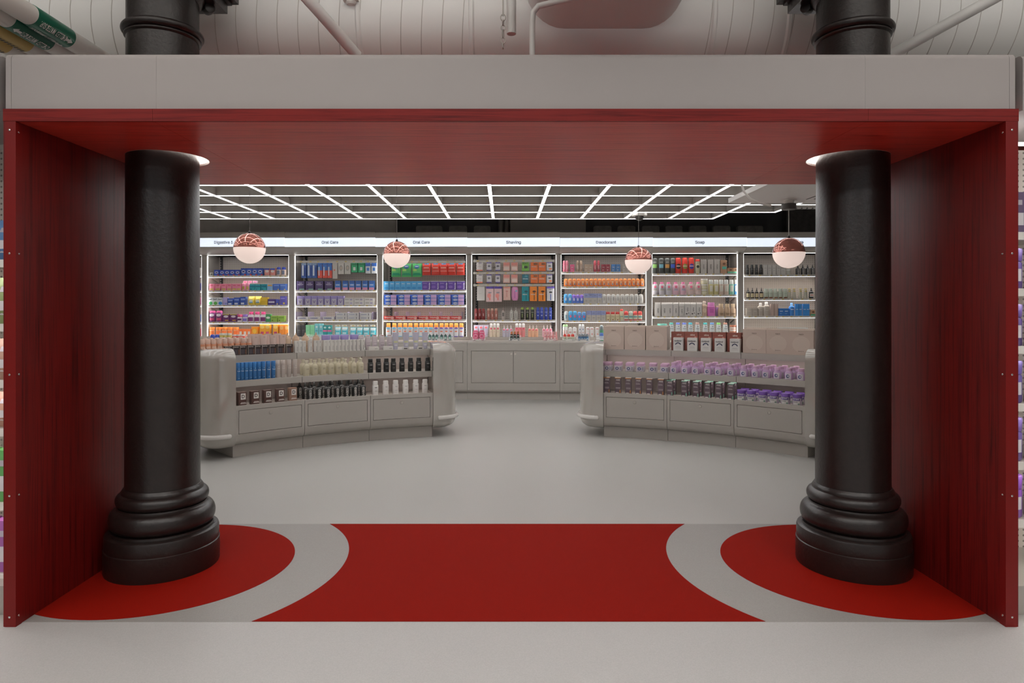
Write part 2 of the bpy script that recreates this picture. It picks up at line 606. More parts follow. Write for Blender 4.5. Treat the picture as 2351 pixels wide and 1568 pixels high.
# ------------------------------------------------------------------ ducts and pipes overhead
DY, DZ, DR = 4.74, 3.50, 0.42
d1 = thing('air_duct', 'large white spiral air duct running crosswise above the grey fascia', 'duct', (0, DY, DZ))
def xtube(x0, x1, r, n=64):
    return MB().rings([[(x, r * math.cos(2 * math.pi * k / n), r * math.sin(2 * math.pi * k / n)) for k in range(n)] for x in (x0, x1)])
xtube(-8, 8, DR).build('duct_shell', M['white_duct'], d1, 40)
def seam_mesh(r, w, t, lean=0.0, n=64):
    rs = []
    for k in range(n):
        a = 2 * math.pi * k / n
        rs.append([(dx + lean * math.sin(a), (r + dr) * math.cos(a), (r + dr) * math.sin(a)) for dx, dr in ((-w, -0.002), (-w * .4, t), (w * .4, t), (w, -0.002))])
    return MB().rings(rs, closed=True).mesh('seam', 40)
sm = seam_mesh(DR, 0.0035, 0.0022, 0.03)
sm.materials.append(M['seam'])
x = -5.2
while x < 5.2:
    if not (-0.15 < x < 1.3):
        place('seam', sm, d1, (x, 0, 0))
    x += 0.137
jm = seam_mesh(DR, 0.022, 0.010)
jm.materials.append(M['white_duct'])
for u in (742 + 80, 1082, 1640, 1812):
    place('joint_band', jm, d1, ((u - CX) * 4.34 / F, 0, 0))
# flat-oval branch running towards the viewer
br = thing('branch_duct', 'smooth flat oval white branch duct joining the big spiral duct', 'duct', (0.66, 4.30, 3.62))
def stad(hw, r, n=16):
    return [((hw - r) + r * math.cos(R_(-90 + 180 * k / n)), r * math.sin(R_(-90 + 180 * k / n))) for k in range(n + 1)] + [(-(hw - r) + r * math.cos(R_(90 + 180 * k / n)), r * math.sin(R_(90 + 180 * k / n))) for k in range(n + 1)]
MB().rings([[(x, y, z) for x, z in stad(0.52, 0.26)] for y in (-2.6, 0.35)]).build('duct_shell', M['white_duct'], br, 40)
MB().rings([[(x, 0.12, z) for x, z in stad(0.55, 0.29)], [(x, 0.135, z) for x, z in stad(0.56, 0.30)], [(x, 0.42, z - .05) for x, z in stad(0.58, 0.34)]]).build('collar', M['white_duct'], br, 40)
for q, yy in enumerate((0.2, 0.28)):
    MB().rings([[(x, yy + d, z) for x, z in stad(0.57 + e, 0.315 + 0.012 * q + e)] for d, e in ((-.006, -.004), (0, .004), (.006, -.004))]).build('seam', M['seam'], br, 40)

def pipe(name, label, pts, r, m, n=20, cat='pipe'):
    return tag(MB().tube(pts, r, n).build(name, m, None, 40), label, cat)

# chilled-water pipes, upper left, with printed bands
def water_pipe(u, v, r, band, text, arrow, txtc, label, y0=2.2, yb0=2.75, yb1=3.12, Y=3.05, ang=-35, text2=None):
    p = px(u, v, Y)
    t = thing('water_pipe', label, 'pipe', (p.x, 0, p.z))
    MB().tube([(0, y0, 0), (0, 4.28, 0)], r, 28).build('pipe_body', M['white'], t, 40)
    bd = MB().tube([(0, yb0, 0), (0, yb1, 0)], r + 0.002, 40).build('printed_band', band, t, 40)
    for tx, an, ar in ((text, ang, arrow), (text2, ang - 62, arrow)):
        if not tx:
            continue
        if tx == '-':     # unreadable dark print: a row of dashes
            vs = [p for k in range(9) for p in ((k * .9 - 4, 0), (k * .9 - 3.5, 0), (k * .9 - 3.5, .8), (k * .9 - 4, .8))]
            fs = [(4 * k, 4 * k + 1, 4 * k + 2, 4 * k + 3) for k in range(9)]
        else:
            vs, fs = glyphs(tx)
        w = max(a for a, b in vs) - min(a for a, b in vs)
        h = r * 0.5
        sc = min(h, (yb1 - yb0) * 0.74 / w * 1.0)
        sx = (yb1 - yb0) * 0.70 / w
        ym = (yb0 + yb1) / 2 + (-0.02 if ar > 0 else 0.03)
        def onp(a, b):      # a along the pipe, b around it
            th = R_(an) - b / r
            return (math.cos(th) * (r + 0.0052), a, math.sin(th) * (r + 0.0052))
        mb = MB()
        mb.add([onp(ym - a * sx, (b - .5) * h) for a, b in vs], fs)
        ya = yb1 - 0.045 if ar > 0 else yb0 + 0.045
        d = 0.03 * ar
        q = h * .6
        mb.add([onp(ya + d, 0)] + [onp(ya, q * k) for k in (1, .66, .33, 0, -.33, -.66, -1)], [(0, k, k + 1) for k in range(1, 7)])
        mb.add([onp(ya - e_, q * k) for e_ in (0, d) for k in (.45, 0, -.45)], [(0, 1, 4, 3), (1, 2, 5, 4)])
        mb.build('lettering', txtc, bd)


GREEN, TAN = mat('0f6b52', 0.3), mat('d0b263', 0.4)
TW, TB = mat('f2f2ee', 0.5), mat('1c1812', 0.5)
kw = dict(Y=3.8, yb0=3.5, yb1=3.8, r=0.056)
water_pipe(152, 86, band=GREEN, text='CHILLED WATER SUP.', arrow=1, txtc=TW, label='white pipe with green chilled water supply band, nearest the column', ang=-40, text2='CHILLED WATER SUP.', **kw)
water_pipe(105, 92, band=GREEN, text='CHILLED WATER RET.', arrow=-1, txtc=TW, label='white pipe with green chilled water return band', ang=-66, **kw)
water_pipe(57, 96, band=TAN, text='-', arrow=-1, txtc=TB, label='white pipe with tan band beside the green banded pipes', ang=-95, **kw)
water_pipe(9, 99, band=TAN, text='-', ang=-90, arrow=-1, txtc=TB, label='partly cropped pipe with tan band at top left corner', **kw)
pipe('sprinkler_pipe', 'white diagonal pipe crossing the duct above left fascia', [px(690, -20, 3.9), px(735, 30, 4.0), px(820, 128, 4.25)], 0.035, M['white_duct'])
pipe('sprinkler_pipe', 'white diagonal pipe crossing the duct beside the right column', [px(2330, -30, 3.8), px(2180, 52, 3.95), px(2030, 135, 4.15)], 0.033, M['white_duct'])
pipe('drop_pipe', 'short thick white vertical pipe hanging above the fascia centre', [px(1174, -40, 3.9), px(1174, 78, 3.9)], 0.028, M['white_duct'])
pipe('elbow_pipe', 'white pipe with elbow turning down behind the grey fascia', [px(1420, -28, 3.75), px(1260, 8, 3.78), px(1236, 14, 3.8), px(1224, 28, 3.8), px(1222, 50, 3.8), px(1222, 160, 3.8)], 0.017, M['white_duct'])
ch = thing('lifting_chain', 'grey lifting chain with rings hanging above the fascia centre', 'chain', px(1155, 60, 3.85))
for k, (dz, r) in enumerate(((0.05, 0.014), (0.02, 0.012), (-0.01, 0.012), (-0.045, 0.018), (-0.085, 0.013), (-0.115, 0.013))):
    q = [(r * math.cos(a * math.pi / 8) * (1 if k % 2 == 0 else .25), r * math.cos(a * math.pi / 8) * (0 if k % 2 == 0 else .97), dz + 1.35 * r * math.sin(a * math.pi / 8)) for a in range(16)]
    MB().tube(q, 0.0035, 6, True).build('link', M['rail'], ch, 40)
MB().tube([(0, 0, 0.06), (0, 0, 0.35)], 0.004, 8).build('rod', M['rail'], ch)
dt = thing('smoke_detector', 'small square white detector plate on the duct underside', 'detector', px(806, 3, 4.3))
MB().box(-0.05, 0.05, -0.05, 0.05, 0, 0.012).build('plate', M['white'], dt)
MB().lathe([(0.025, -0.022), (0.034, -0.012), (0.034, 0)], 20).build('sensor', M['white'], dt, 40)

# ------------------------------------------------------------------ luminous ceiling grid behind the portal
GH = 2.75
grid = thing('light_grid', 'suspended grid of white linear lights above the display counters', 'ceiling light', (0, 5, GH))
GX = [-0.155 + 0.613 * k for k in range(-9, 8)]
GY = [9.14, 8.52, 7.90, 7.27, 6.65, 6.03, 5.41]
def bar(x0, x1, y0, y1):
    hb = MB().box(x0, x1, y0 - 5, y1 - 5, 0.004, 0.085)
    if x1 - x0 > 1:
        hb.box(x0, x1, y0 - 5, y0 - 5 + .002, 0.085, 0.103).box(x0, x1, y1 - 5 - .002, y1 - 5, 0.085, 0.103)
    h = hb.build('light_bar', M['bar'], grid)
    MB().box(x0 + .002, x1 - .002, y0 - 5 + .002, y1 - 5 - .002, 0.0, 0.004).build('diffuser', M['led'], h)
    if x1 - x0 > 1:
        MB().box(x0 + .01, x1 - .01, y0 - 5 + .004, y1 - 5 - .004, 0.0855, 0.089).build('uplight', M['up_led'], h)  # added emitter on the bar top, lights the space above the grid
W2 = 0.02
xr = {0: GX[14], 1: GX[15], 2: GX[16]}
for j, y in enumerate(GY):
    bar(GX[0] - W2, xr.get(j, GX[16]) + W2, y - 0.014, y + 0.014)
for k, x in enumerate(GX):
    far = GY[0] if k <= 14 else GY[1] if k == 15 else GY[2]
    for j in range(len(GY) - 1):
        if GY[j] <= far:
            bar(x - W2, x + W2, GY[j + 1] + 0.015, GY[j] - 0.015)
struct(MB().box(-7.5, 6.5, 5.2, 9.6, 3.62, 3.70).build('ceiling_deck', mat('d2cec9', 0.7)))
# perforated struts and services seen through the grid
for j, y in enumerate([9.0, 8.38, 7.76, 7.13, 6.5, 5.9]):
    tag(MB().box(-5.9, 4.6, y - 0.02, y + 0.02, GH + 0.12, GH + 0.24).build('strut_channel', M['strut']), f'{ORD[j]} perforated white strut above the light grid counted from back wall', 'strut')
for j, x in enumerate((-4.6, -3.3, -2.3, -1.1, 0.3, 1.5, 2.7, 3.9)):
    tag(MB().box(x - 0.02, x + 0.02, 5.3, 9.2, GH + 0.25, GH + 0.33).build('support_rail', M['white']), f'{ORD[j]} white lengthwise support rail above light grid from the left', 'rail')
for j, (y, z, r, m, w) in enumerate(((8.7, 3.25, 0.10, M['white_duct'], 'slim white service duct above the grid near back wall'), (7.5, 3.3, 0.06, mat('8a3a32', .5), 'dark red sprinkler main above the light grid'), (6.6, 3.42, 0.16, M['white_duct'], 'white round service duct above middle of the grid'), (8.0, 3.2, 0.03, M['white_duct'], 'thin white conduit crossing above the light grid'))):
    pipe('service_pipe', w, [(-7, y, z), (6.2, y, z)], r, m)
tag(MB().box(2.2, 4.4, 4.75, 6.42, 2.535, 2.58).build('ceiling_raft', mat('f4f1ee', 0.5)), 'large white flat ceiling panel carrying the right-hand pendant', 'ceiling panel')
for x0, x1 in ((2.86, 2.872),):
    MB().box(x0, x1, 4.8, 6.2, 2.533, 2.5352).build('slot', M['dark'], bpy.data.objects['ceiling_raft'])
for k in range(18):
    MB().box(2.93, 2.945, 4.82 + k * .078, 4.86 + k * .078, 2.533, 2.5352).build('vent_slot', M['dark'], bpy.data.objects['ceiling_raft'])
for x in (2.4, 4.2):
    MB().tube([(x, 5.6, 2.58), (x, 5.6, 5.0)], 0.008, 8).build('hanger_rod', M['white'], bpy.data.objects['ceiling_raft'])
pipe('flexible_conduit', 'thin white curved conduit beside the flat ceiling panel', [(px(1700, 400, 5.6).x, 5.6, 3.61), px(1700, 400, 5.6), px(1703, 424, 5.6), px(1708, 440, 5.6), px(1722, 456, 5.6), px(1745, 467, 5.6), px(1770, 472, 5.6)], 0.009, M['white'])
dc = thing('dome_camera', 'grey dome camera hanging at rear edge of light grid', 'camera', px(1468, 496, 8.6))
MB().lathe([(0.03, 0.16), (0.03, 0.05), (0.1, 0.03), (0.1, 0.0), (0.055, -0.005)], 28).build('housing', M['white'], dc, 40)
MB().lathe([(0.06, 0.0), (0.058, -0.02), (0.045, -0.045), (0.02, -0.058), (0.002, -0.06)], 24).build('dome', mat('3a3836', 0.15), dc, 60)

# ------------------------------------------------------------------ globe pendants
ROSE = mat('b87468', 0.06, metal=0.6)
OPAL = mat('ffe9df', 0.35, emit=0.52)
for u, v, Y, top, lab in ((573, 570, 6.2, 2.75, 'globe pendant covering the digestive sign, opal below and rose mirror above'),
                          (911, 584.3, 7.04, 2.75, 'small looking globe pendant in front of the second oral care bay'),
                          (1466, 598, 7.04, 2.75, 'small looking globe pendant between deodorant and soap bays'),
                          (1811, 580.5, 6.2, 2.535, 'globe pendant with dark canopy on the flat white ceiling panel')):
    p = px(u, v, Y)
    g = thing('globe_pendant', lab, 'pendant lamp', p)
    r = 0.145
    MB().lathe([(r * math.cos(R_(a)), r * math.sin(R_(a))) for a in list(range(-89, 0, 6)) + [0, 0.6]], 40).build('opal_bowl', OPAL, g, 60)
    MB().lathe([((r - .0006) * math.cos(R_(a)), (r - .0006) * math.sin(R_(a))) for a in list(range(0, 90, 6)) + [89]], 40).build('mirror_dome', ROSE, g, 60)
    MB().lathe([(0.012, r - 0.006), (0.014, r + 0.008), (0.006, r + 0.02)], 16).build('cord_grip', M['dark'], g, 40)
    if top < 2.7:
        MB().tube([(0, 0, r), (0, 0, top - p.z - 0.1)], 0.004, 8).build('cord', M['rail'], g)
        MB().lathe([(0.064, top - p.z - 0.098), (0.066, top - p.z - 0.094), (0.066, top - p.z - 0.045), (0.05, top - p.z - 0.042)], 32).build('canopy', mat('4b4744', 0.5), g, 40)
        MB().lathe([(0.045, top - p.z - 0.044), (0.045, top - p.z - 0.012), (0.07, top - p.z - 0.012), (0.07, top - p.z - 0.001)], 32).build('mounting_plate', M['white'], g, 40)
    else:
        MB().tube([(0, 0, r), (0, 0, 5.0 - p.z)], 0.0022, 6).build('cord', mat('55504c', .5), g)

# ------------------------------------------------------------------ things on the dark back wall above the bays
def wallbox(name, u0, u1, v0, v1, Y, d, m, label, cat):
    a, b = px(u0, v0, Y), px(u1, v1, Y)
    return tag(MB().box(a.x, b.x, Y, Y + d, b.z, a.z).build(name, m), label, cat)
wallbox('access_box', 1172, 1345, 480, 545, 12.3, 0.5, mat('85807b', .5), 'plain grey service box on back wall above the shaving sign', 'box')
for j, u in enumerate((1150, 1164)):
    pipe('riser_pipe', ('left', 'right')[j] + ' of two short grey riser pipes above the shaving sign', [(px(u, 480, 12.4).x, 12.4, 4.99), px(u, 528, 12.4), px(u, 560, 12.4)], 0.05, mat('6b6763', .5))
STONE = speckle('pale_stone', '6d6a67', '7d7a76', 12, 0.8, 0.3, 30)
for (u0, u1, lab), blocks in (((912, 1148, 'dark recess with three pale stones over right oral care sign'), ((955, 1015), (1031, 1072), (1088, 1126))),
                              ((1346, 1805, 'long dark recess with seven pale stones over deodorant and soap signs'), ((1363, 1404), (1419, 1459), (1474, 1514), (1529, 1567), (1584, 1622), (1638, 1677), (1694, 1752)))):
    rc = wallbox('dark_recess', u0, u1, 480, 545, 12.6, 0.28, M['dark'], lab, 'recess')
    for b0, b1 in blocks:
        a, b = px(b0, 518.5, 12.5), px(b1, 541, 12.5)
        r = 0.03
        ol = [(a.x, b.z), (b.x, b.z), (b.x, a.z - r), (b.x - r * .3, a.z - r * .3), (b.x - r, a.z), (a.x + r, a.z), (a.x + r * .3, a.z - r * .3), (a.x, a.z - r)]
        MB().rings([[(x, y, z) for x, z in ol] for y in (12.5, 12.6)]).build('stone_block', STONE, rc)
wallbox('brick_pier', 1806, 1990, 440, 560, 12.45, 0.4, speckle('dark_brick', '3a3735', '4a4644', 9, 0.85, 0.8, 16), 'rough dark brick pier beside the right-hand column', 'pier')

# ------------------------------------------------------------------ the product kinds
SHAPES = {
    # part, colour index, exponent, sections (height, half width[, depth factor])
    'bottle': [('body', 0, 3, [(0, .46), (.02, .5), (.66, .5), (.74, .40), (.79, .22)]), ('cap', 1, 2, [(.79, .25), (.98, .24), (1, .2)])],
    'shampoo': [('body', 0, 2.8, [(0, .40), (.02, .43), (.45, .5), (.86, .48), (.95, .42), (1, .26)])],
    'capped': [('body', 0, 2.8, [(0, .42), (.02, .44), (.5, .5), (.8, .46), (.84, .42)]), ('cap', 1, 2.8, [(.84, .45), (.97, .43), (1, .34)])],
    'taper': [('body', 0, 2.6, [(0, .48), (.03, .5), (.86, .31), (.88, .3)]), ('cap', 1, 2.4, [(.88, .31), (.98, .29), (1, .24)])],
    'pump': [('body', 0, 3, [(0, .46), (.02, .5), (.62, .5), (.70, .43), (.74, .18)]), ('collar', 1, 2, [(.74, .2), (.83, .19)]), ('pump_head', 1, 2, [(.83, .06), (.93, .06), (.935, .14), (1, .12)])],
    'cream_pump': [('body', 0, 2.6, [(0, .46), (.02, .5), (.60, .5), (.70, .42), (.76, .24), (.8, .22)]), ('cap', 1, 2, [(.80, .25), (.93, .23), (.94, .32), (1, .3)])],
    'sprayer': [('body', 0, 2.2, [(0, .47), (.02, .5), (.56, .5), (.66, .42), (.72, .2)]), ('cap', 1, 2, [(.72, .2), (.82, .19), (.83, .12), (.97, .1), (1, .06)])],
    'can': [('body', 0, 2, [(0, .47), (.02, .5), (.78, .5), (.82, .42)]), ('cap', 1, 2, [(.82, .44), (.96, .4), (1, .26)])],
    'tallcap': [('body', 0, 2.4, [(0, .47), (.02, .5), (.68, .5), (.7, .46)]), ('cap', 1, 2, [(.7, .4), (.97, .38), (1, .3)])],
    'tonetube': [('body', 0, 2, [(0, .47), (.01, .5), (.72, .5)]), ('cap', 1, 2, [(.724, .5), (.985, .5), (1, .46)])],
    'forte': [('body', 0, 3.4, [(0, .48), (.02, .5), (.70, .5), (.73, .44)]), ('cap', 1, 3, [(.73, .42), (.97, .42), (1, .38)])],
    'deo': [('body', 0, 2.8, [(0, .45), (.03, .48), (.6, .5)]), ('cap', 1, 2.8, [(.6, .495), (.82, .47), (.94, .4), (1, .22)])],
    'tube': [('cap', 1, 2.4, [(0, .30), (.01, .32), (.14, .32)]), ('body', 0, 2.2, [(.14, .34, .95), (.45, .40, .7), (.96, .5, .08), (1, .5, .07)])],
    'jar': [('body', 0, 2, [(0, .45), (.03, .49), (.64, .49), (.69, .43)]), ('lid', 1, 2, [(.69, .48), (.97, .5), (1, .47)])],
    'squarejar': [('body', 0, 4, [(0, .46), (.03, .49), (.60, .49), (.68, .38)]), ('lid', 1, 2.4, [(.68, .46), (.96, .47), (1, .43)])],
    'pill': [('body', 0, 2.6, [(0, .48), (.02, .5), (.55, .5), (.68, .36), (.74, .31)]), ('lid', 1, 2, [(.74, .36), (.98, .36), (1, .33)])],
    'dropper': [('body', 0, 2, [(0, .47), (.02, .5), (.6, .5), (.68, .3), (.7, .2)]), ('dropper_bulb', 1, 2, [(.7, .22), (.80, .2), (.82, .11), (.97, .09), (1, .05)])],
    'bag': [('body', 0, 3.5, [(0, .5, .06), (.07, .5, .2), (.28, .47, .95), (.68, .47, .9), (.92, .49, .2), (1, .5, .06)])],
    'roundpack': [('body', 0, 2.6, [(0, .3), (.06, .42), (.3, .5), (.7, .5), (.92, .42), (1, .28)])],
    'jug': [('body', 0, 2.6, [(0, .38), (.04, .46), (.2, .5), (.62, .48), (.78, .40), (.86, .24)]), ('cap', 1, 2, [(.86, .26), (.97, .24), (1, .2)])],
    'spiky': [('body', 0, 3, [(0, .46), (.02, .5), (.72, .5), (.76, .42)]), ('cap', 1, 2, [(.76, .40), (.82, .34), (.84, .2), (1, .05)])],
}
MESH = {}


def superring(hw, hd, z, p, n):
    out = []
    for k in range(n):
        a = 2 * math.pi * (k + 0.5) / n
        c, s = math.cos(a), math.sin(a)
        out.append((hw * math.copysign(abs(c) ** (2 / p), c), hd * math.copysign(abs(s) ** (2 / p), s), z))
    return out


def face_fn(secs, p, w, d, h):
    """Front surface y of a body at (x, z), in metres."""
    if secs is None:
        return lambda x, z: -d / 2
    def f(x, z):
        q = max(0, min(1, z / h))
        a = secs[0]
        for b in secs[1:]:
            if q <= b[0]:
                break
            a = b
        t = 0 if b[0] <= a[0] else max(0, min(1, (q - a[0]) / (b[0] - a[0])))
        hw = (a[1] + (b[1] - a[1]) * t) * w
        da = a[2] if len(a) > 2 else a[1] * 2
        db = b[2] if len(b) > 2 else b[1] * 2
        hd = (da + (db - da) * t) * d / 2
        e = min(0.98, abs(x) / max(hw, 1e-6))
        return -hd * (1 - e ** p) ** (1 / p)
    return f


def product(kind, w, d, h, cols, dec, rough=0.4):
    """Meshes of one product: [(part name, mesh)], the body first. Cached, so alike products share data."""
    key = (kind, round(w, 4), round(d, 4), round(h, 4), cols, dec, rough)
    if key in MESH:
        return MESH[key]
    out = []
    secs, p = None, 2
    big = w > 0.075
    n = 20 if big else 14
    if kind == 'box':
        me = MB().box(-w / 2, w / 2, -d / 2, d / 2, 0, h)
        out.append(('body', me.mesh('body'), cols[0]))
    elif kind == 'card':          # a hanging pack: printed card with a deeper pack on its front
        out.append(('body', MB().box(-w / 2, w / 2, -d / 2, d / 2, 0, h * .86).mesh('body'), cols[0]))
        out.append(('hang_tab', MB().box(-w / 2, w / 2, -d * .5, -d * .3, h * .86, h).mesh('hang_tab'), cols[1]))
    else:
        for part, ci, pp, ss in SHAPES[kind]:
            rs = []
            for s_ in ss:
                dz = s_[2] if len(s_) > 2 else s_[1] * 2
                rs.append(superring(s_[1] * w, dz * d / 2, s_[0] * h, pp, n))
            me = MB().rings(rs).mesh(part, 38)
            if part == 'body':
                secs, p = ss, pp
                out.insert(0, (part, me, cols[0]))
            else:
                out.append((part, me, cols[min(ci, len(cols) - 1)]))
        if kind in ('pump',):
            out.append(('nozzle', MB().box(-.09 * w, .09 * w, -d * .42, 0, h * .955, h * .99).mesh('nozzle'), cols[1]))
    f = face_fn(secs, p, w, d, h)
    eps = 0.0007
    for q in dec:
        mb = MB()
        eps += 0.0004
        if q[0] in 'ro':
            _, c, x, z, ww, hh = q
            x, z, ww, hh = x * w, z * h, ww * w, hh * h
            if q[0] == 'r':
                nx = 1 if secs is None else 6
                nz = 1 if secs is None else 3
                vs = []
                for b in range(nz + 1):
                    for a in range(nx + 1):
                        X, Z = x - ww / 2 + ww * a / nx, z - hh / 2 + hh * b / nz
                        vs.append((X, f(X, Z) - eps, Z))
                mb.add(vs, [(b * (nx + 1) + a, b * (nx + 1) + a + 1, (b + 1) * (nx + 1) + a + 1, (b + 1) * (nx + 1) + a) for b in range(nz) for a in range(nx)])
            else:
                vs = [(x, f(x, z) - eps, z)]
                m_ = 14
                for rr in (.55, 1):
                    for k in range(m_):
                        X, Z = x + rr * ww / 2 * math.cos(2 * math.pi * k / m_), z + rr * hh / 2 * math.sin(2 * math.pi * k / m_)
                        vs.append((X, f(X, Z) - eps, Z))
                fs = [(0, 1 + k, 1 + (k + 1) % m_) for k in range(m_)] + [(1 + k, 1 + m_ + k, 1 + m_ + (k + 1) % m_, 1 + (k + 1) % m_) for k in range(m_)]
                mb.add(vs, fs)
            out.append(('printed_label', mb.mesh('printed_label'), c))
        elif q[0] == 'a':      # an arch of beads
            _, c, x, z, ww, hh = q
            vs, fs = [], []
            N = 8
            for k in range(N + 1):
                a = math.pi * (0.04 + 0.92 * k / N)
                for rr in (1.0, .66):
                    X, Z = x * w + rr * ww * w / 2 * math.cos(a), z * h + rr * hh * h * math.sin(a)
                    vs.append((X, f(X, Z) - eps, Z))
            fs = [(2 * k, 2 * k + 1, 2 * k + 3, 2 * k + 2) for k in range(N)]
            out.append(('printed_label', mb.add(vs, fs).mesh('printed_label'), c))
        else:
            tx, c, x, z, hh = q[1:6]
            rot = q[6] if len(q) > 6 else 0
            gv, gf = glyphs(tx, 0.025)
            sz = hh * h
            gw = (max(a for a, b in gv) - min(a for a, b in gv)) * sz
            lim = (0.9 if secs is None else 0.72) * (h if rot else w)
            k = min(1.0, lim / gw)
            vs = []
            for a, b in gv:
                a, b = a * sz * k, (b - .5) * sz
                if rot:
                    a, b = -b, a
                X, Z = x * w + a, z * h + b
                vs.append((X, f(X, Z) - eps, Z))
            out.append(('lettering', mb.add(vs, gf).mesh('lettering'), c))
    res = []
    for part, me, c in out:
        me.materials.append(mat(c, rough) if len(c) == 6 else M[c])
        res.append((part, me))
    MESH[key] = res
    return res


def put(name, prod_, loc, rz, label, cat, group):
    o = place(name, prod_[0][1], None, loc, rz)
    tag(o, label, cat, group)
    for part, me in prod_[1:]:
        place(part, me, o)
    return o


def seq(us):
    if isinstance(us, tuple):
        a, b, n = us
        return [a + (b - a) * k / (n - 1) for k in range(n)]
    return us


# ------------------------------------------------------------------ the long shelving wall
PHI = R_(2.7)
Y0 = 11.05
DV, NV = Vector((math.cos(PHI), -math.sin(PHI))), Vector((math.sin(PHI), math.cos(PHI)))


def wy(u, t):
    a = (u - CX) / F
    return (t + Y0 * math.cos(PHI)) / (a * math.sin(PHI) + math.cos(PHI))


def ws(u, t):
    Y = wy(u, t)
    return DV.x * ((u - CX) / F * Y) + DV.y * (Y - Y0)


def wz(u, v, t):
    return EYE - (v - CY) * wy(u, t) / F


def wp(s, t, z=0.0):
    return Vector((s * DV.x + t * NV.x, Y0 + s * DV.y + t * NV.y, z))


OPEN = [(262, 463), (475, 663), (676, 866), (878, 1071), (1082.4, 1277), (1288, 1484), (1497, 1694), (1707, 1907)]
JOIN = [231, 443, 653.5, 861.5, 1072.5, 1285.3, 1499, 1715, 1934]
SIGN = ['', 'Digestive &', 'Oral Care', 'Oral Care', 'Shaving', 'Deodorant', 'Soap', 'Care']
SIGNX = [0, 513.5, 757.5, 967.5, 1179, 1391.5, 1607, 1828]
BAYN = ['partly hidden leftmost', 'digestive', 'left oral care', 'right oral care', 'shaving', 'deodorant', 'soap', 'rightmost care']
BAYD = ['leftmost grey shelving bay mostly hidden behind the column', 'grey shelving bay under the digestive sign', 'grey shelving bay with purple and teal oral care packs', 'grey shelving bay with red and green oral care bags',
        'grey shelving bay under the shaving sign with hanging razors', 'grey shelving bay under the deodorant sign', 'grey shelving bay under the soap sign', 'rightmost grey shelving bay partly behind the column']
SHELVES = [[632, 667, 700, 739], [632.8, 666.8, 700.5, 739.3], [666, 700.3, 734], [666, 700, 734], [734.5], [624.2, 657.7, 696.3, 736], [627.8, 676.8, 726], [630.7, 685.4, 725.4]]
BARS = [[], [], [598.3], [598.8], [596.7, 624.5, 652.2], [], [], []]
ZB, ZT, BD = 1.015, 2.42, 0.43       # bay floor, bay head, bay depth
LEDGE, HEAD_T, CAB_T = 0.965, -0.34, -0.36
BAY = []
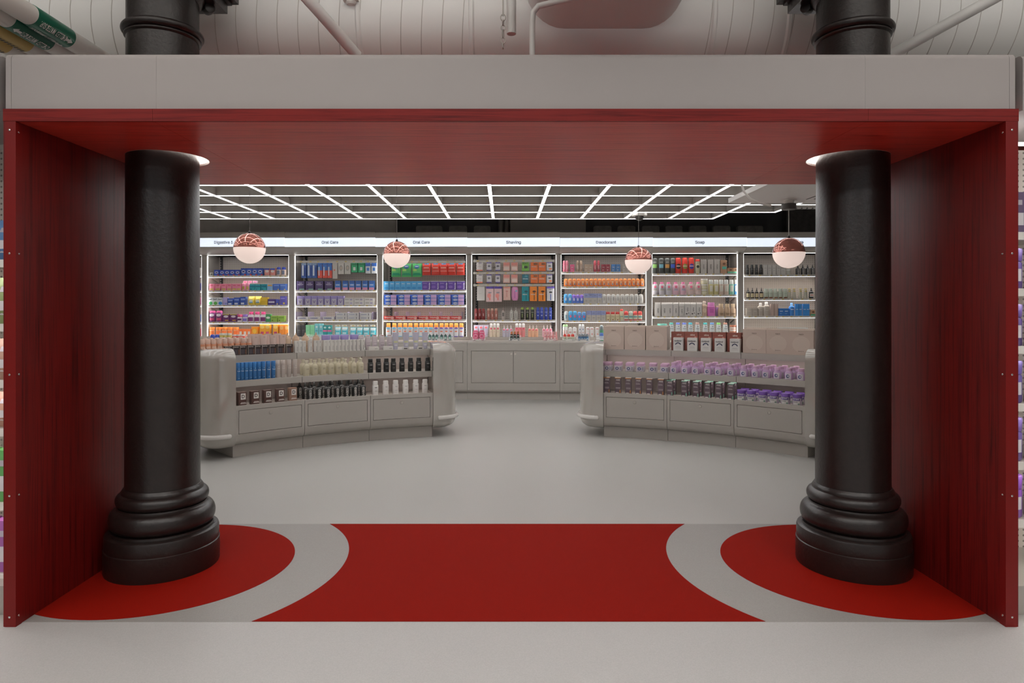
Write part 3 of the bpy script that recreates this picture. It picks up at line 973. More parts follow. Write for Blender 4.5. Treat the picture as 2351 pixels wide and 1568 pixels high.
for k in range(8):
    s0, s1 = ws(OPEN[k][0], 0), ws(OPEN[k][1], 0)
    j0, j1 = ws(JOIN[k], HEAD_T), ws(JOIN[k + 1], HEAD_T)
    sc = (s0 + s1) / 2
    uc = (OPEN[k][0] + OPEN[k][1]) / 2
    b = thing('shelving_bay', BAYD[k], 'shelving', wp(sc, 0), -PHI, 'lit shelving bays along the back')
    BAY.append((b, sc, uc, s0 - sc, s1 - sc))
    x0, x1, p0, p1 = s0 - sc, s1 - sc, j0 - sc + .001, j1 - sc - .001
    g = M['grey']
    MB().box(p0, x0, 0, BD, LEDGE, ZT).build('side_post', g, b)
    MB().box(x1, p1, 0, BD, LEDGE, ZT).build('side_post', g, b)
    MB().box(x0, x1, BD, BD + .03, LEDGE, ZT + .3).build('peg_board', M['peg'], b)
    MB().box(x0, x1, 0, BD, LEDGE, ZB).build('bay_floor', M['grey'], b)
    MB().box(x0, x1, 0, BD, ZT, ZT + .02).build('bay_head', M['grey_in'], b)
    # header: cove, sign box, cap
    zs0, zs1, zt = wz(uc, 566.5, HEAD_T), wz(uc, 545.5, HEAD_T), wz(uc, 533, HEAD_T)
    pr = [(0.0, ZT)] + [(-0.0 + HEAD_T * math.sin(R_(a)) , ZT + (zs0 - ZT) * (1 - math.cos(R_(a)))) for a in range(15, 91, 15)] + [(BD, zs0), (BD, ZT)]
    MB().rings([[(x, y, z) for y, z in pr] for x in (p0, p1)]).build('cove_panel', g, b, 30)
    MB().box(p0, p1, HEAD_T + .012, BD, zs0 + .001, zs1 - .001).build('sign_box', g, b)
    sg = MB().box(p0, p1, HEAD_T + .002, HEAD_T + .012, zs0 + .003, zs1 - .003).build('light_sign', M['sign'], b)
    MB().box(p0, p1, HEAD_T, BD, zs1, zt).build('header_cap', g, b)
    if SIGN[k]:
        vs, fs = glyphs(SIGN[k], 0.028)
        sx = ws(SIGNX[k], HEAD_T) - sc
        w = max(a for a, c in vs) - min(a for a, c in vs)
        pxw = {1: 45, 2: 39, 3: 39, 4: 34, 5: 46, 6: 22, 7: 34}[k]
        q = pxw * wy(SIGNX[k], HEAD_T) / F / w
        hh = 6.5 * wy(SIGNX[k], HEAD_T) / F
        MB().add([(sx + a * q, HEAD_T + .0012, (zs0 + zs1) / 2 + (c - .5) * hh) for a, c in vs], fs).build('lettering', mat('3c3e44', .5), sg)
    # light strips round the opening
    for xx in ((x0 + .001, x0 + .005), (x1 - .005, x1 - .001)):
        MB().box(xx[0], xx[1], 0.004, 0.034, ZB + .005, ZT - .016).build('light_strip', M['bay_edge'], b)
    MB().box(x0 + .014, x1 - .014, 0.004, 0.034, ZT - .005, ZT - .001).build('light_strip', M['bay_top'], b)
    # slotted uprights at the back
    for xx in (x0 + .055, x1 - .055):
        up = MB().box(xx - .02, xx + .02, BD - .025, BD, ZB, ZT).build('slotted_upright', M['dark'], b)
        sl = MB()
        z = ZB + .03
        while z < ZT - .05:
            sl.box(xx - .012, xx - .004, BD - .027, BD - .0245, z, z + .02)
            z += .045
        o = sl.build('slots', M['rail'], up)
        o['kind'] = 'stuff'
    # shelves
    for v in SHELVES[k]:
        z = wz(uc, v, .03)
        sh = MB().box(x0 + .016, x1 - .016, .035, BD - .028, z - .02, z).build('shelf', M['grey_in'], b)
        MB().box(x0 + .018, x1 - .018, .022, .034, z - .026, z + .003).build('price_rail', M['rail'], sh)
        MB().box(x0 + .018, x1 - .018, .021, .034, z - .038, z - .0262).build('glow_strip', M['rail_led'], sh)
        MB().box(x0 + .018, x1 - .018, .036, .066, z - .034, z - .030).build('light_strip', M['bay_led'], sh)
        for xx in (x0 + .017, x1 - .021):
            MB().add([(xx, .06, z - .02), (xx, BD - .03, z - .02), (xx, BD - .03, z - .12), (xx + .004, .06, z - .02), (xx + .004, BD - .03, z - .02), (xx + .004, BD - .03, z - .12)],
                     [(0, 1, 2), (3, 5, 4), (0, 3, 4, 1), (1, 4, 5, 2), (2, 5, 3, 0)]).build('bracket', M['grey_in'], sh)
        tg, tw = MB(), MB()
        x = x0 + .06
        while x < x1 - .09:
            tg.box(x + .032, x + .062, .0205, .022, z - .022, z - .004)
            tw.box(x, x + .03, .0205, .022, z - .022, z - .004)
            x += random.uniform(.09, .19)
        for nm, q, mm in (('price_tags', tg, mat('c9b26a', .5)), ('price_cards', tw, mat('d8d5d0', .5))):
            o = q.build(nm, mm, sh)
            o['kind'] = 'stuff'
    for v in BARS[k]:
        z = wz(uc, v, .03)
        br_ = MB().box(x0 + .03, x1 - .03, .02, .032, z - .036, z).build('hook_rail', M['rail'], b)
        tg = MB()
        x = x0 + .09
        while x < x1 - .12:
            tg.box(x, x + .035, .0185, .02, z - .026, z - .008)
            x += random.uniform(.12, .17)
        o = tg.build('price_tags', mat('c9b26a', .5), br_)
        o['kind'] = 'stuff'
    # base cabinet, its own unit
    c0, c1 = ws(JOIN[k], CAB_T), ws(JOIN[k + 1], CAB_T)
    cm = (c0 + c1) / 2
    hw = (c1 - c0) / 2 - .0015
    cb = thing('base_cabinet', f'grey two-door base cabinet below the {BAYN[k]} bay', 'cabinet', wp(cm, 0), -PHI, 'base cabinets along the back')
    T = CAB_T
    pr = [(0.42, .12), (T + .11, .12), (T + .06, .128), (T + .025, .15), (T + .025, .92), (0.42, .92)]
    MB().rings([[(x, y, z) for y, z in pr] for x in (-hw, hw)]).build('carcass', M['grey'], cb, 30)
    pr = [(0.42, .921), (T + .001, .921)] + [(T + .045 - .045 * math.cos(R_(a)), .921 + .044 * math.sin(R_(a))) for a in range(15, 91, 15)] + [(0.42, LEDGE)]
    MB().rings([[(x, y, z) for y, z in pr] for x in (-hw, hw)]).build('ledge', M['grey'], cb, 30)
    MB().box(-hw, hw, T + .055, 0.42, 0.0, .119).build('kick_plate', M['grey'], cb)
    dz0, dz1, dw = .285, .80, .685 * (hw / .755)
    for a, c, z0, z1 in ((-hw, hw, dz1 + .006, .92), (-hw, hw, .165, dz0 - .006), (-hw, -dw - .006, dz0 - .006, dz1 + .006), (dw + .006, hw, dz0 - .006, dz1 + .006)):
        MB().box(a, c, T, T + .0249, z0, z1).build('face_frame', M['grey'], cb)
    pr = [(T, .1645), (T + .005, .145), (T + .02, .128), (T + .05, .121), (T + .0249, .1645)]
    MB().rings([[(x, y, z) for y, z in pr] for x in (-hw, hw)]).build('bottom_rail', M['grey'], cb, 40)
    for a, c, lx in ((-dw, -.003, -.035), (.003, dw, .035)):
        d_ = MB().box(a, c, T, T + .0249, dz0, dz1).build('door', M['grey'], cb)
        lk = MB().lathe([(.016, 0), (.017, .002), (.014, .004), (.006, .003)], 20).build('lock', M['rail'], d_, 30)
        lk.location = (lx, T, dz1 - .045)
        lk.rotation_euler = (R_(90), 0, 0)

SHN = {0: 'top', 1: 'second', 2: 'third', 3: 'fourth', 9: 'bottom'}


def shelf_row(k, i, kind, name, desc, us, w, h, cols, dec=(), cat=None, d=None, t=.045, stack=1, where=None, z=None, rough=0.4, dz=0.0):
    """A row of like products on shelf i (9: the bay floor) of bay k, at the pixel columns us."""
    us = seq(us)
    b, sc, uc = BAY[k][:3]
    if z is None:
        z = ZB if i == 9 else wz(uc, SHELVES[k][i], .03)
    z += dz
    q = wy(uc, t) / F
    W, H = w * q, h * q
    D = d if d else min(W * .75, .16)
    pr = product(kind, W, D, H, tuple(cols), tuple(dec), rough)
    loc = where or (f'{SHN[i]} shelf of {BAYN[k]} bay')
    n = len(us)
    cat = cat or name.split('_')[-1]
    for j, u in enumerate(us):
        P = wp(ws(u, t), t + D / 2, z)
        for m_ in range(stack):
            st = '' if stack == 1 else (('lower', 'upper') if stack == 2 else ('bottom', 'middle', 'top'))[m_] + ' '
            lab = f'{st}{desc}, {loc}' if n == 1 else f'{st}{desc}, {ORD[j]} from left, {loc}'
            put(name, pr, P + Vector((0, 0, m_ * H)), -PHI, lab, cat, f'{desc}, {loc}')


HOOK = None


def hang_row(k, i, kind, name, desc, us, w, h, cols, dec=(), cat=None, d=.10):
    """Packs hanging from hooks behind rail i of bay k."""
    us = seq(us)
    b, sc, uc = BAY[k][:3]
    z = wz(uc, BARS[k][i], .03) - .037
    t = .04
    q = wy(uc, t) / F
    W, H = w * q, h * q
    pr = product(kind, W, d, H, tuple(cols), tuple(dec))
    n = len(us)
    loc = (f'hanging in {BAYN[k]} bay' if len(BARS[k]) == 1 else f'hanging in {("top", "second", "third")[i]} row of {BAYN[k]} bay')
    for j, u in enumerate(us):
        s = ws(u, t)
        lab = f'{desc}, {loc}' if n == 1 else f'{desc}, {ORD[j]} from left, {loc}'
        put(name, pr, wp(s, t + d / 2, z - H - .004), -PHI, lab, cat or 'pack', f'{desc}, {loc}')
        x = s - sc
        MB().box(x - .003, x + .003, .03, BD, z - .012, z - .006).build('hook', M['rail'], b)

# ------------------------------------------------------------------ goods on the wall
SR, HR_ = shelf_row, hang_row
BX, BT = 'box', 'bottle'
W_ = 'e8e6e2'
# bay 0 (sliver beside the column)
for i, c in ((0, 'd8d4cf'), (1, '4d4a86'), (2, 'b46a8e'), (3, '5a74b0'), (9, 'c9506a')):
    SR(0, i, BX, 'carton', 'small carton beside the column edge', (400, 452, 4), 12, 17, (c,), cat='box')
# bay 1 digestive
pas = (('o', 'd9d4e4', 0, .55, .72, .42), ('r', 'c2403c', .3, .12, .35, .22), ('r', '2c3f9c', 0, .92, 1, .16), ('o', '26357e', 0, .55, .5, .2))
SR(1, 0, BX, 'tablet_pack', 'small blue and red tablet pack', [497.3, 509.7, 521.3, 533.3, 545.4], 11.5, 13.5, ('3c58b4',), pas, 'box')
SR(1, 0, BX, 'tablet_pack', 'taller blue tablet pack', [559, 572, 584.7, 597.3], 12, 17, ('4669bd',), pas, 'box')
SR(1, 0, BX, 'tablet_pack', 'coral tablet pack with blue top', [613, 625.8], 11.5, 16.5, ('d98f86',), (('r', '3348a3', 0, .9, 1, .2), ('o', 'e9dcd8', 0, .6, .7, .35)), 'box')
SR(1, 0, 'tallcap', 'tablet_bottle', 'beige bottle with blue cap', [638.6, 649.9], 11, 19.5, ('dcc3b4', '3346a5'), (('r', '6c7388', 0, .38, .6, .5),), 'bottle')
SR(1, 0, BX, 'carton', 'tiny grey carton', [485.7], 7, 7, ('aaa59f',), (('r', '55564f', 0, .5, .6, .5),), 'box')
SR(1, 1, BX, 'carton', 'pink carton with green stripe', [486, 499.8, 513.4, 526.3, 538, 548.2], 11, 15.5, ('e58ba4',), (('r', 'b9a94f', 0, .2, .8, .2), ('r', 'd9607c', 0, .75, .6, .15)), 'box')
SR(1, 1, 'roundpack', 'rounded_pack', 'pink rounded pack with olive label', [558.6, 568], 9, 17, ('ec9bb4',), (('r', 'b3a04d', 0, .35, .55, .4),), 'pack')
SR(1, 1, BX, 'packet', 'pink and white packet on top', [563, 574, 585], 9, 5.5, ('ecb6c6',), (('r', 'd95f86', 0, .5, .7, .4),), 'packet', t=.1, dz=.1285)
SR(1, 1, BX, 'carton', 'teal carton', [579.4, 591.8, 605.4], 12, 14.5, ('2c97a3',), (('r', '1b6f86', 0, .62, .9, .2), ('r', '105067', -.25, .2, .2, .2)), 'box', d=.08)
SR(1, 1, BX, 'carton', 'pale blue and orange carton', [619.7], 13, 14.5, ('7fa8cf',), (('r', 'd8a15a', 0, .8, .8, .25),), 'box')
SR(1, 1, BX, 'carton', 'royal blue carton', [634.6, 649.4], 14, 15, ('4b6fbb',), (('r', 'd7b64d', .3, .15, .2, .15), ('r', '87a5dc', 0, .75, .8, .1)), 'box')
gx = lambda c: (('t', 'GasX', '3d3d45', 0, .78, .2), ('o', c, .1, .25, .8, .45))
for u, c, nm in ((482.7, '3fa057', 'green'), (493.7, '5aa24a', 'leaf green'), (504.9, '3f86cc', 'blue')):
    SR(1, 2, BX, 'carton', f'white carton with {nm} swirl', [u], 10.8, 17.5, ('dfe2e4',), gx(c), 'box')
SR(1, 2, BX, 'carton', 'plain lilac carton', [516.7], 10, 18, ('a9a0cf',), (('r', '6f86c8', .2, .2, .3, .2),), 'box')
for u, w, h, j in ((528.8, 12.5, 15.5, 'small'), (543.4, 13, 17.5, 'medium'), (558, 12.5, 19, 'tall')):
    SR(1, 2, BX, 'carton', f'{j} navy carton with white print', [u], w, h, ('35509a',), (('r', 'dfe3ea', -.1, .2, .6, .2), ('r', '8296c9', 0, .7, .8, .2)), 'box')
SR(1, 2, 'bag', 'lozenge_bag', 'yellow lozenge bag', [575.8, 591], 15, 20.5, ('ecd25a',), (('o', 'e8e9e2', 0, .45, .6, .3), ('r', '6aa3cd', 0, .3, .5, .12)), 'bag', d=.1)
SR(1, 2, BX, 'carton', 'mustard yellow carton', [606.3], 14.5, 18, ('d9b53c',), (('r', 'c39a2c', 0, .45, 1, .04),), 'box')
SR(1, 2, BX, 'carton', 'dark purple carton with white band', [623.3], 16.5, 14, ('4c3a78',), (('r', 'd9d6e2', 0, .5, .85, .25),), 'box')
SR(1, 2, BX, 'carton', 'narrow indigo carton', [636.6], 7, 13.5, ('4a52a6',), (('r', 'd6bd56', 0, .2, .4, .2),), 'box')
SR(1, 2, BX, 'carton', 'tall violet carton', [649.2], 13, 20.5, ('5b55a6',), (('r', 'd6bd56', .2, .2, .3, .2), ('r', '8a84c9', 0, .75, .8, .15)), 'box')
SR(1, 3, 'capped', 'supplement_bottle', 'purple supplement bottle with pink top', [485.9, 501.6], 14.5, 25.5, ('6f3268', 'e05f9a'), (('o', 'e4dbe2', 0, .62, .75, .25), ('r', 'c2486f', 0, .25, .7, .2)), 'bottle')
SR(1, 3, BX, 'carton', 'plum carton with olive top', [518.6, 535.8], 16, 18.5, ('5f2c60',), (('r', 'a89d5c', 0, .93, 1, .14), ('o', 'e2d8e0', 0, .68, .7, .28), ('r', 'd0b050', .1, .2, .5, .12)), 'box')
SR(1, 3, 'squarejar', 'supplement_bottle', 'white jar with pink lid', [549.6], 11.5, 17, ('e4dfe2', 'd9567e'), (('r', '5b2a5c', 0, .35, .8, .25),), 'jar')
SR(1, 3, 'squarejar', 'supplement_bottle', 'white jar with lilac lid', [561.5], 11.5, 17.5, ('dedae6', '8d6fc0'), (('r', '7a68b8', 0, .3, .8, .35),), 'jar')
SR(1, 3, 'pill', 'supplement_bottle', 'white bottle with wide magenta lid', [574.6, 589, 603], 14, 23.5, ('e6e1e4', 'dd4b86'), (('r', '6a2c62', 0, .28, .85, .38),), 'bottle')
SR(1, 3, BX, 'carton', 'dark green and white carton', [615.6], 11, 18, ('3f8d58',), (('o', 'e1e8e0', 0, .55, .85, .3),), 'box')
SR(1, 3, BX, 'carton', 'lime green carton', [629, 645.4], 15, 14.5, ('8fb04f',), (('r', '6d8f3a', 0, .7, .8, .2), ('r', '2f3d22', -.25, .25, .15, .18)), 'box')
SR(1, 9, 'jar', 'fibre_jar', 'orange jar with orange lid', [485, 500, 513.5, 526, 540], 13, 21, ('efb58d', 'ee8b3d'), (('r', 'ec7a3c', 0, .35, .8, .5),), 'jar')
SR(1, 9, BX, 'carton', 'orange carton with white panel', [552.5, 562.5, 571.5], 9.5, 17, ('ee7f43',), (('r', 'e8e4de', 0, .45, .55, .45),), 'box')
SR(1, 9, BX, 'carton', 'wide orange carton', [584.5], 15, 22, ('ef9a2e',), (('o', 'f2c44d', 0, .55, .6, .5), ('r', 'c75a86', 0, .15, .6, .12)), 'box')
SR(1, 9, BX, 'carton', 'tall amber carton', [602, 614, 632.6], 12, 29, ('efaa38',), (('o', 'f3cf7c', 0, .75, .8, .3), ('r', 'b8466f', 0, .28, .6, .2)), 'box')
SR(1, 9, BX, 'carton', 'tall orange carton', [646.6, 658], 11, 28, ('f09440',), (('o', 'f4be7b', 0, .7, .7, .3),), 'box')
# bay 2 oral care
HR_(2, 0, 'card', 'toothbrush_pack', 'blue and white toothbrush pack', [697.3, 710.6, 722], 11, 34, ('3e5fa6', '8aa0c2'), (('r', 'd9dfe6', -.18, .5, .35, .7), ('r', '223f86', .25, .4, .3, .6)))
HR_(2, 0, 'card', 'toothbrush_pack', 'red and blue toothbrush pack', [734.6, 746, 757], 10.5, 34, ('d4503f', '2d66b4'), (('r', '2f6fbe', 0, .68, 1, .35), ('r', 'd7dce2', -.2, .45, .25, .6)))
HR_(2, 0, BX, 'carton', 'tall pale grey hanging carton', [769], 11, 36, ('b9b2ab',), (('o', 'd2503f', -.1, .55, .3, .1),))
HR_(2, 0, BX, 'carton', 'pale grey carton with sketch print', [783, 797.9], 13.5, 25.5, ('c7c3bc',), (('o', '96958c', 0, .55, .6, .5), ('o', 'b6a79a', 0, .55, .4, .3)))
HR_(2, 0, BX, 'floss_pack', 'emerald floss pack with white square', [813.6, 829.4], 14, 21.5, ('2c9e6a',), (('r', 'd9e5da', 0, .38, .4, .35), ('r', '1b7a50', 0, .85, 1, .2)))
HR_(2, 0, BX, 'carton', 'white carton with blue top', [844.8, 858.6], 11.5, 24, ('d6d8dc',), (('r', '2f63b8', 0, .84, 1, .32), ('r', '3f7ac6', 0, .4, .5, .3)))
SR(2, 0, BX, 'carton', 'dark purple whitening carton', [690, 711, 732.7, 754.6], 18.5, 21, ('4a3a66',), (('r', 'd5cede', 0, .62, .7, .05), ('r', 'a79ac0', 0, .52, .5, .03), ('r', '7fae9a', .15, .1, .6, .14), ('t', 'Crest', 'cfc6dd', 0, .78, .1)), 'box')
SR(2, 0, BX, 'carton', 'blue carton with pink base', [775.3, 792.4, 808, 822.6, 838, 853], 12, 21.5, ('3f72b8',), (('r', 'd890b0', 0, .14, 1, .28), ('r', 'dfe5ee', 0, .55, .7, .08), ('r', '2f5aa0', 0, .85, 1, .25)), 'box')
SR(2, 1, BX, 'carton', 'lilac carton with silver V', [689, 706.8, 721.4, 736.4, 751.4, 766.4, 782], 14, 21, ('8b7fae',), (('r', 'b5b0b8', 0, .36, .7, .62), ('t', 'V', '5c3f86', 0, .36, .3)), 'box')
SR(2, 1, BX, 'toothpaste_box', 'white toothpaste box', [801.2, 824.4, 847.6], 22.5, 8, ('cfcbc8',), (('r', '9b93b4', .22, .55, .25, .35), ('r', '8f8b88', -.2, .6, .4, .2)), 'box', stack=2)
SR(2, 2, BX, 'toothpaste_box', 'long white toothpaste box', [695.4, 722.5, 754.2], 25.5, 7, ('d3d1d0',), (('r', '6a6d8e', -.02, .5, .6, .3), ('o', '8a8cae', -.38, .5, .1, .5)), 'box')
SR(2, 2, BX, 'toothpaste_box', 'silver box with dark swoosh', [784.2, 811.2, 839], 26, 8, ('c4c2c1',), (('r', '8a8fa6', -.15, .5, .5, .18), ('r', '45464e', .28, .5, .05, .6)), 'box', stack=2)
SR(2, 9, BX, 'carton', 'black slim carton', [686.6, 696.4], 9, 26, ('3c3b3d',), (('r', '8c8a88', 0, .55, .7, .03), ('r', '77757a', 0, .4, .7, .02)), 'box')
SR(2, 9, BX, 'carton', 'mint green slim carton', [706.7, 717], 9.5, 26.5, ('8fd4a6',), (('r', '78bd90', 0, .55, .5, .03),), 'box')
SR(2, 9, BX, 'carton', 'light teal slim carton', [726.9, 736.8], 9, 29.5, ('7fc4cc',), (('o', 'd6ecec', 0, .75, .55, .18), ('r', '4f9fae', 0, .45, .6, .1)), 'box')
SR(2, 9, BX, 'carton', 'teal slim carton with pink band', [746.2, 756.4], 9.5, 26, ('2f9494',), (('r', 'dd6f9f', 0, .5, 1, .15), ('o', 'cfe6e4', 0, .8, .6, .18)), 'box')
for us, nm in (([775, 790.6], 'taller'), ([810, 825.4, 840, 855.8], 'shorter')):
    SR(2, 9, 'bag', 'brush_pouch', f'{nm} teal and white brush pouch', us, 14, 22 if nm == 'taller' else 21, ('45b3c4',), (('r', 'e6efef', 0, .78, .85, .35), ('r', 'c6e3e6', 0, .35, .6, .2)), 'pouch', d=.07)
    SR(2, 9, BX, 'price_card', f'white price card over {nm} pouches', us, 11.5, 4, ('e2dfda',), (('r', 'c9b26a', .1, .5, .5, .5),), 'card', d=.004, dz=.172, t=.055)
# bay 3 oral care
HR_(3, 0, 'bag', 'pick_bag', 'green bag of dental picks', [908.6, 932.7, 956.6], 23, 31, ('4fae62', '4fae62'), (('o', '2e58a4', 0, .74, .5, .28), ('r', 'e4ecd8', 0, .76, .3, .06), ('r', '1f8f68', 0, .2, .9, .18), ('r', 'a8d06a', -.2, .5, .4, .15)), 'bag')
HR_(3, 0, 'bag', 'pick_bag', 'red bag of dental picks', [978.6, 999.4, 1018, 1036.6, 1057], 20, 27, ('cf3d30', 'cf3d30'), (('r', '4f96cf', 0, .95, .5, .09), ('r', 'e4b4a8', 0, .34, .8, .03), ('r', 'e59b8c', 0, .62, .6, .12)), 'bag')
SR(3, 0, BX, 'carton', 'sky blue carton', [887, 900, 912.8, 925.5, 938, 950.6, 963], 12.2, 20.5, ('4b9fd3',), (('r', 'c9e2f0', 0, .72, .6, .08), ('o', '2d82be', 0, .25, .8, .2), ('r', '7fc0e4', 0, .55, .7, .03)), 'box')
SR(3, 0, BX, 'carton', 'violet carton with white edge', [978.6, 998.2, 1017.8, 1037.5, 1057.6], 19, 20.5, ('5f3f9a',), (('t', 'Namda', 'e3dcec', .38, .45, .16, 1), ('r', 'd9d4e2', 0, .97, 1, .05), ('r', 'a48fcb', -.15, .75, .5, .06), ('o', '8060b4', -.15, .35, .5, .3)), 'box')
SR(3, 1, BX, 'toothpaste_box', 'blue and pink toothpaste box', [896, 927.2, 957.6, 988, 1020.2, 1050.8], 28.5, 7.8, ('2e56ab',), (('r', 'c3a0c6', .27, .5, .46, .86), ('o', 'dfe4f0', -.2, .5, .38, .6), ('t', 'Crest', '2a3f86', -.2, .5, .3)), 'box', stack=3, d=.14)
SR(3, 2, BX, 'toothpaste_box', 'red toothpaste box', [893.4, 919.8, 946.2, 972.6, 997.4, 1022.2, 1047], 24.4, 8.3, ('b8362e',), (('t', 'Colgate', 'e9dad6', -.14, .62, .34), ('o', 'd8a8a0', .3, .5, .3, .75)), 'box', d=.14)
SR(3, 9, 'tallcap', 'mouthwash_bottle', 'blue shouldered mouthwash with orange cap', [891, 904.5, 917.6, 929.7, 941.6, 954.6, 966.7, 978, 988.8], 11.8, 31, ('e6e9ec', 'ef9a45'), (('r', '58b4e4', 0, .645, .98, .1), ('r', 'e07a5c', 0, .4, .5, .08), ('r', '9aa2aa', 0, .52, .6, .04), ('r', '58b4e4', 0, .03, .98, .05)), 'bottle')
SR(3, 9, 'tallcap', 'mouthwash_bottle', 'purple shouldered mouthwash with orange cap', [1001, 1013.4, 1024.6, 1035.4, 1047, 1059], 11.2, 31, ('e4e4ea', 'ef9a45'), (('r', '5a3fa4', 0, .645, .98, .1), ('r', 'e07a5c', 0, .4, .5, .08), ('r', '9aa2aa', 0, .52, .6, .04), ('r', '5a3fa4', 0, .03, .98, .05)), 'bottle')
# bay 4 shaving
razor = lambda b, c: (('r', c, 0, .34, .1, .42), ('o', c, 0, .62, .5, .12))
for i in (0, 1):
    HR_(4, i, BX, 'blade_pack', 'white blade pack with coral base', [1101], 14.5, 19.5, ('dcd6d3',), (('r', 'e07a62', 0, .07, 1, .14), ('r', 'a89fb4', .1, .93, .5, .12), ('r', 'b9b3b0', 0, .5, .6, .05)))
    HR_(4, i, BX, 'blade_pack', 'narrow white and purple blade pack', [1122.8, 1143], 11, 19, ('d5d2d6',), (('r', '5b4a9a', 0, .95, 1, .12), ('r', '5b4a9a', 0, .05, 1, .1), ('o', '77747c', 0, .55, .55, .25)))
    HR_(4, i, BX, 'blade_pack', 'pink blade pack with coral top', [1163, 1181], 15, 19.5, ('e3b7ab',), (('r', 'd98c80', 0, .8, .9, .35), ('r', 'efd9d0', 0, .3, .75, .35)))
    if i == 0:
        HR_(4, i, BX, 'blade_pack', 'green and black razor pack', [1206.3], 16, 20, ('77b54a',), (('t', 'BODY', '151713', 0, .9, .17), ('o', '33402a', .05, .45, .6, .3), ('r', 'a9d87a', -.3, .5, .2, .3)))
    else:
        HR_(4, i, BX, 'blade_pack', 'dark teal blade pack', [1206.3], 15, 20, ('1f6b7c',), (('t', 'Gillette', 'dfe8ea', 0, .5, .13), ('o', '5b9aa6', .1, .8, .5, .2)))
    HR_(4, i, BX, 'blade_pack', 'orange blade pack', [1226.7, 1244.8], 16.5, 20, ('e2702e',), (('t', 'Gillette', 'f2dfd2', -.05, .5, .13), ('r', '8a5a3c', .15, .8, .5, .22)))
    HR_(4, i, BX, 'blade_pack', 'small white and purple blade pack', [1261.8], 12.5, 19, ('d7d5da',), (('r', '7a69b4', 0, .95, 1, .12), ('r', 'e08a5c', .15, .2, .5, .22), ('o', '5a5a60', 0, .55, .55, .15)))
HR_(4, 2, BX, 'razor_pack', 'plain white razor carton', [1104], 18, 32, ('d8d4cf',), (('r', 'b9b5b0', -.1, .5, .4, .02),))
HR_(4, 2, 'card', 'razor_pack', 'pink razor pack with purple top', [1124.7, 1143.4], 17.5, 35, ('e7c6c6', '55409a'), (('r', 'e0625a', 0, .33, .12, .45), ('o', '9a8f98', 0, .6, .45, .1), ('o', 'e8938a', -.1, .4, .5, .3)))
HR_(4, 2, BX, 'razor_pack', 'pale pink razor pack', [1163.7], 16, 31, ('e2b9ad',), (('r', 'd08878', 0, .92, .9, .1), ('r', 'c9867c', 0, .4, .1, .35), ('o', 'c9867c', 0, .65, .35, .12)))
HR_(4, 2, 'roundpack', 'razor_pack', 'rounded lilac pink razor pack', [1182.2], 16, 32, ('d692bd', 'd692bd'), (('r', 'b96aa8', 0, .42, .15, .5), ('o', '8fc7dc', .2, .68, .3, .12)), d=.06)
for us, c, e, nm in (([1206], '1b8a94', '0d4a55', 'teal'), ([1224.6, 1244.2], 'e58428', '4b2a16', 'orange')):
    HR_(4, 2, 'card', 'razor_pack', f'{nm} razor pack with dark razor', us, 16, 33.5, (c, c), (('r', e, .12, .32, .1, .5), ('o', e, .12, .66, .5, .14), ('t', 'Gillette', 'f0e6da', -.05, .46, .07)))
HR_(4, 2, 'card', 'razor_pack', 'white razor pack with blue handled razor', [1264.3], 17, 33, ('dcdbde', '6a5ab0'), (('r', '3d5fb0', 0, .26, .1, .42), ('o', '3c3c42', 0, .6, .45, .12), ('t', "HARRY'S", '6a6a72', 0, .8, .05)))
SR(4, 0, 'can', 'shave_can', 'dark red can', [1092.9, 1101.2, 1109.6], 7.8, 26, ('7a2426', '8a2a2c'), (('t', 'eos', 'd8c9c4', 0, .45, .1, 1),), 'can')
SR(4, 0, 'can', 'shave_can', 'rose brown can', [1121.8, 1130.3, 1139], 7.8, 26.5, ('a5685c', 'c9a08c'), (('t', 'eos', 'e2d2c8', 0, .4, .1, 1),), 'can')
SR(4, 0, 'pump', 'lotion_pump', 'grey pump bottle with reddish collar', [1155.2], 8.6, 28, ('b5aaa2', 'c7b0a6'), (('r', '6c6560', 0, .45, .5, .3),), 'bottle')
SR(4, 0, 'pump', 'lotion_pump', 'pale grey pump bottle', [1174.2, 1184.6], 8.8, 28, ('c2beb6', 'd2cec8'), (('r', '8f8a84', 0, .35, .2, .4),), 'bottle')
SR(4, 0, 'can', 'shave_can', 'black can with lime cap', [1199, 1210.8, 1222.4], 8, 29, ('24261f', '8fa845'), (('t', 'CREMO', 'c9d0b8', 0, .6, .05), ('r', '7f8a5a', 0, .35, .3, .3)), 'can')
SR(4, 0, 'can', 'shave_can', 'cobalt blue can', [1235, 1243.7, 1253.6, 1263.4], 7.8, 29, ('3446a4', '3a52b4'), (('r', 'c3cce4', 0, .62, .7, .03), ('o', 'dfe4ee', 0, .35, .4, .08)), 'can')
body = (('o', 'd9607a', 0, .62, .6, .14), ('r', 'c9a9a2', 0, .38, .5, .03))
SR(4, 9, 'tube', 'lotion_tube', 'lilac tube standing on its cap', [1092.9, 1104.2, 1115.8], 11.6, 27, ('cfc8dd', 'e4e0ea'), (('o', 'd96a6f', 0, .8, .5, .18),), 'tube')
SR(4, 9, 'tallcap', 'lotion_bottle', 'cream lotion bottle with white cap', [1127.6, 1135.4, 1143.2], 7.7, 31, ('e6d9c2', 'f0eeea'), body, 'bottle')
SR(4, 9, 'sprayer', 'spray_bottle', 'lilac grey spray bottle', [1157.2, 1165, 1173], 7.6, 27, ('c7c4d4', 'e8e6e8'), body, 'bottle')
SR(4, 9, 'tallcap', 'lotion_bottle', 'coral lotion bottle with white cap', [1186.4, 1194, 1201.8], 7.5, 31, ('e58d8e', 'f0eeec'), body, 'bottle')
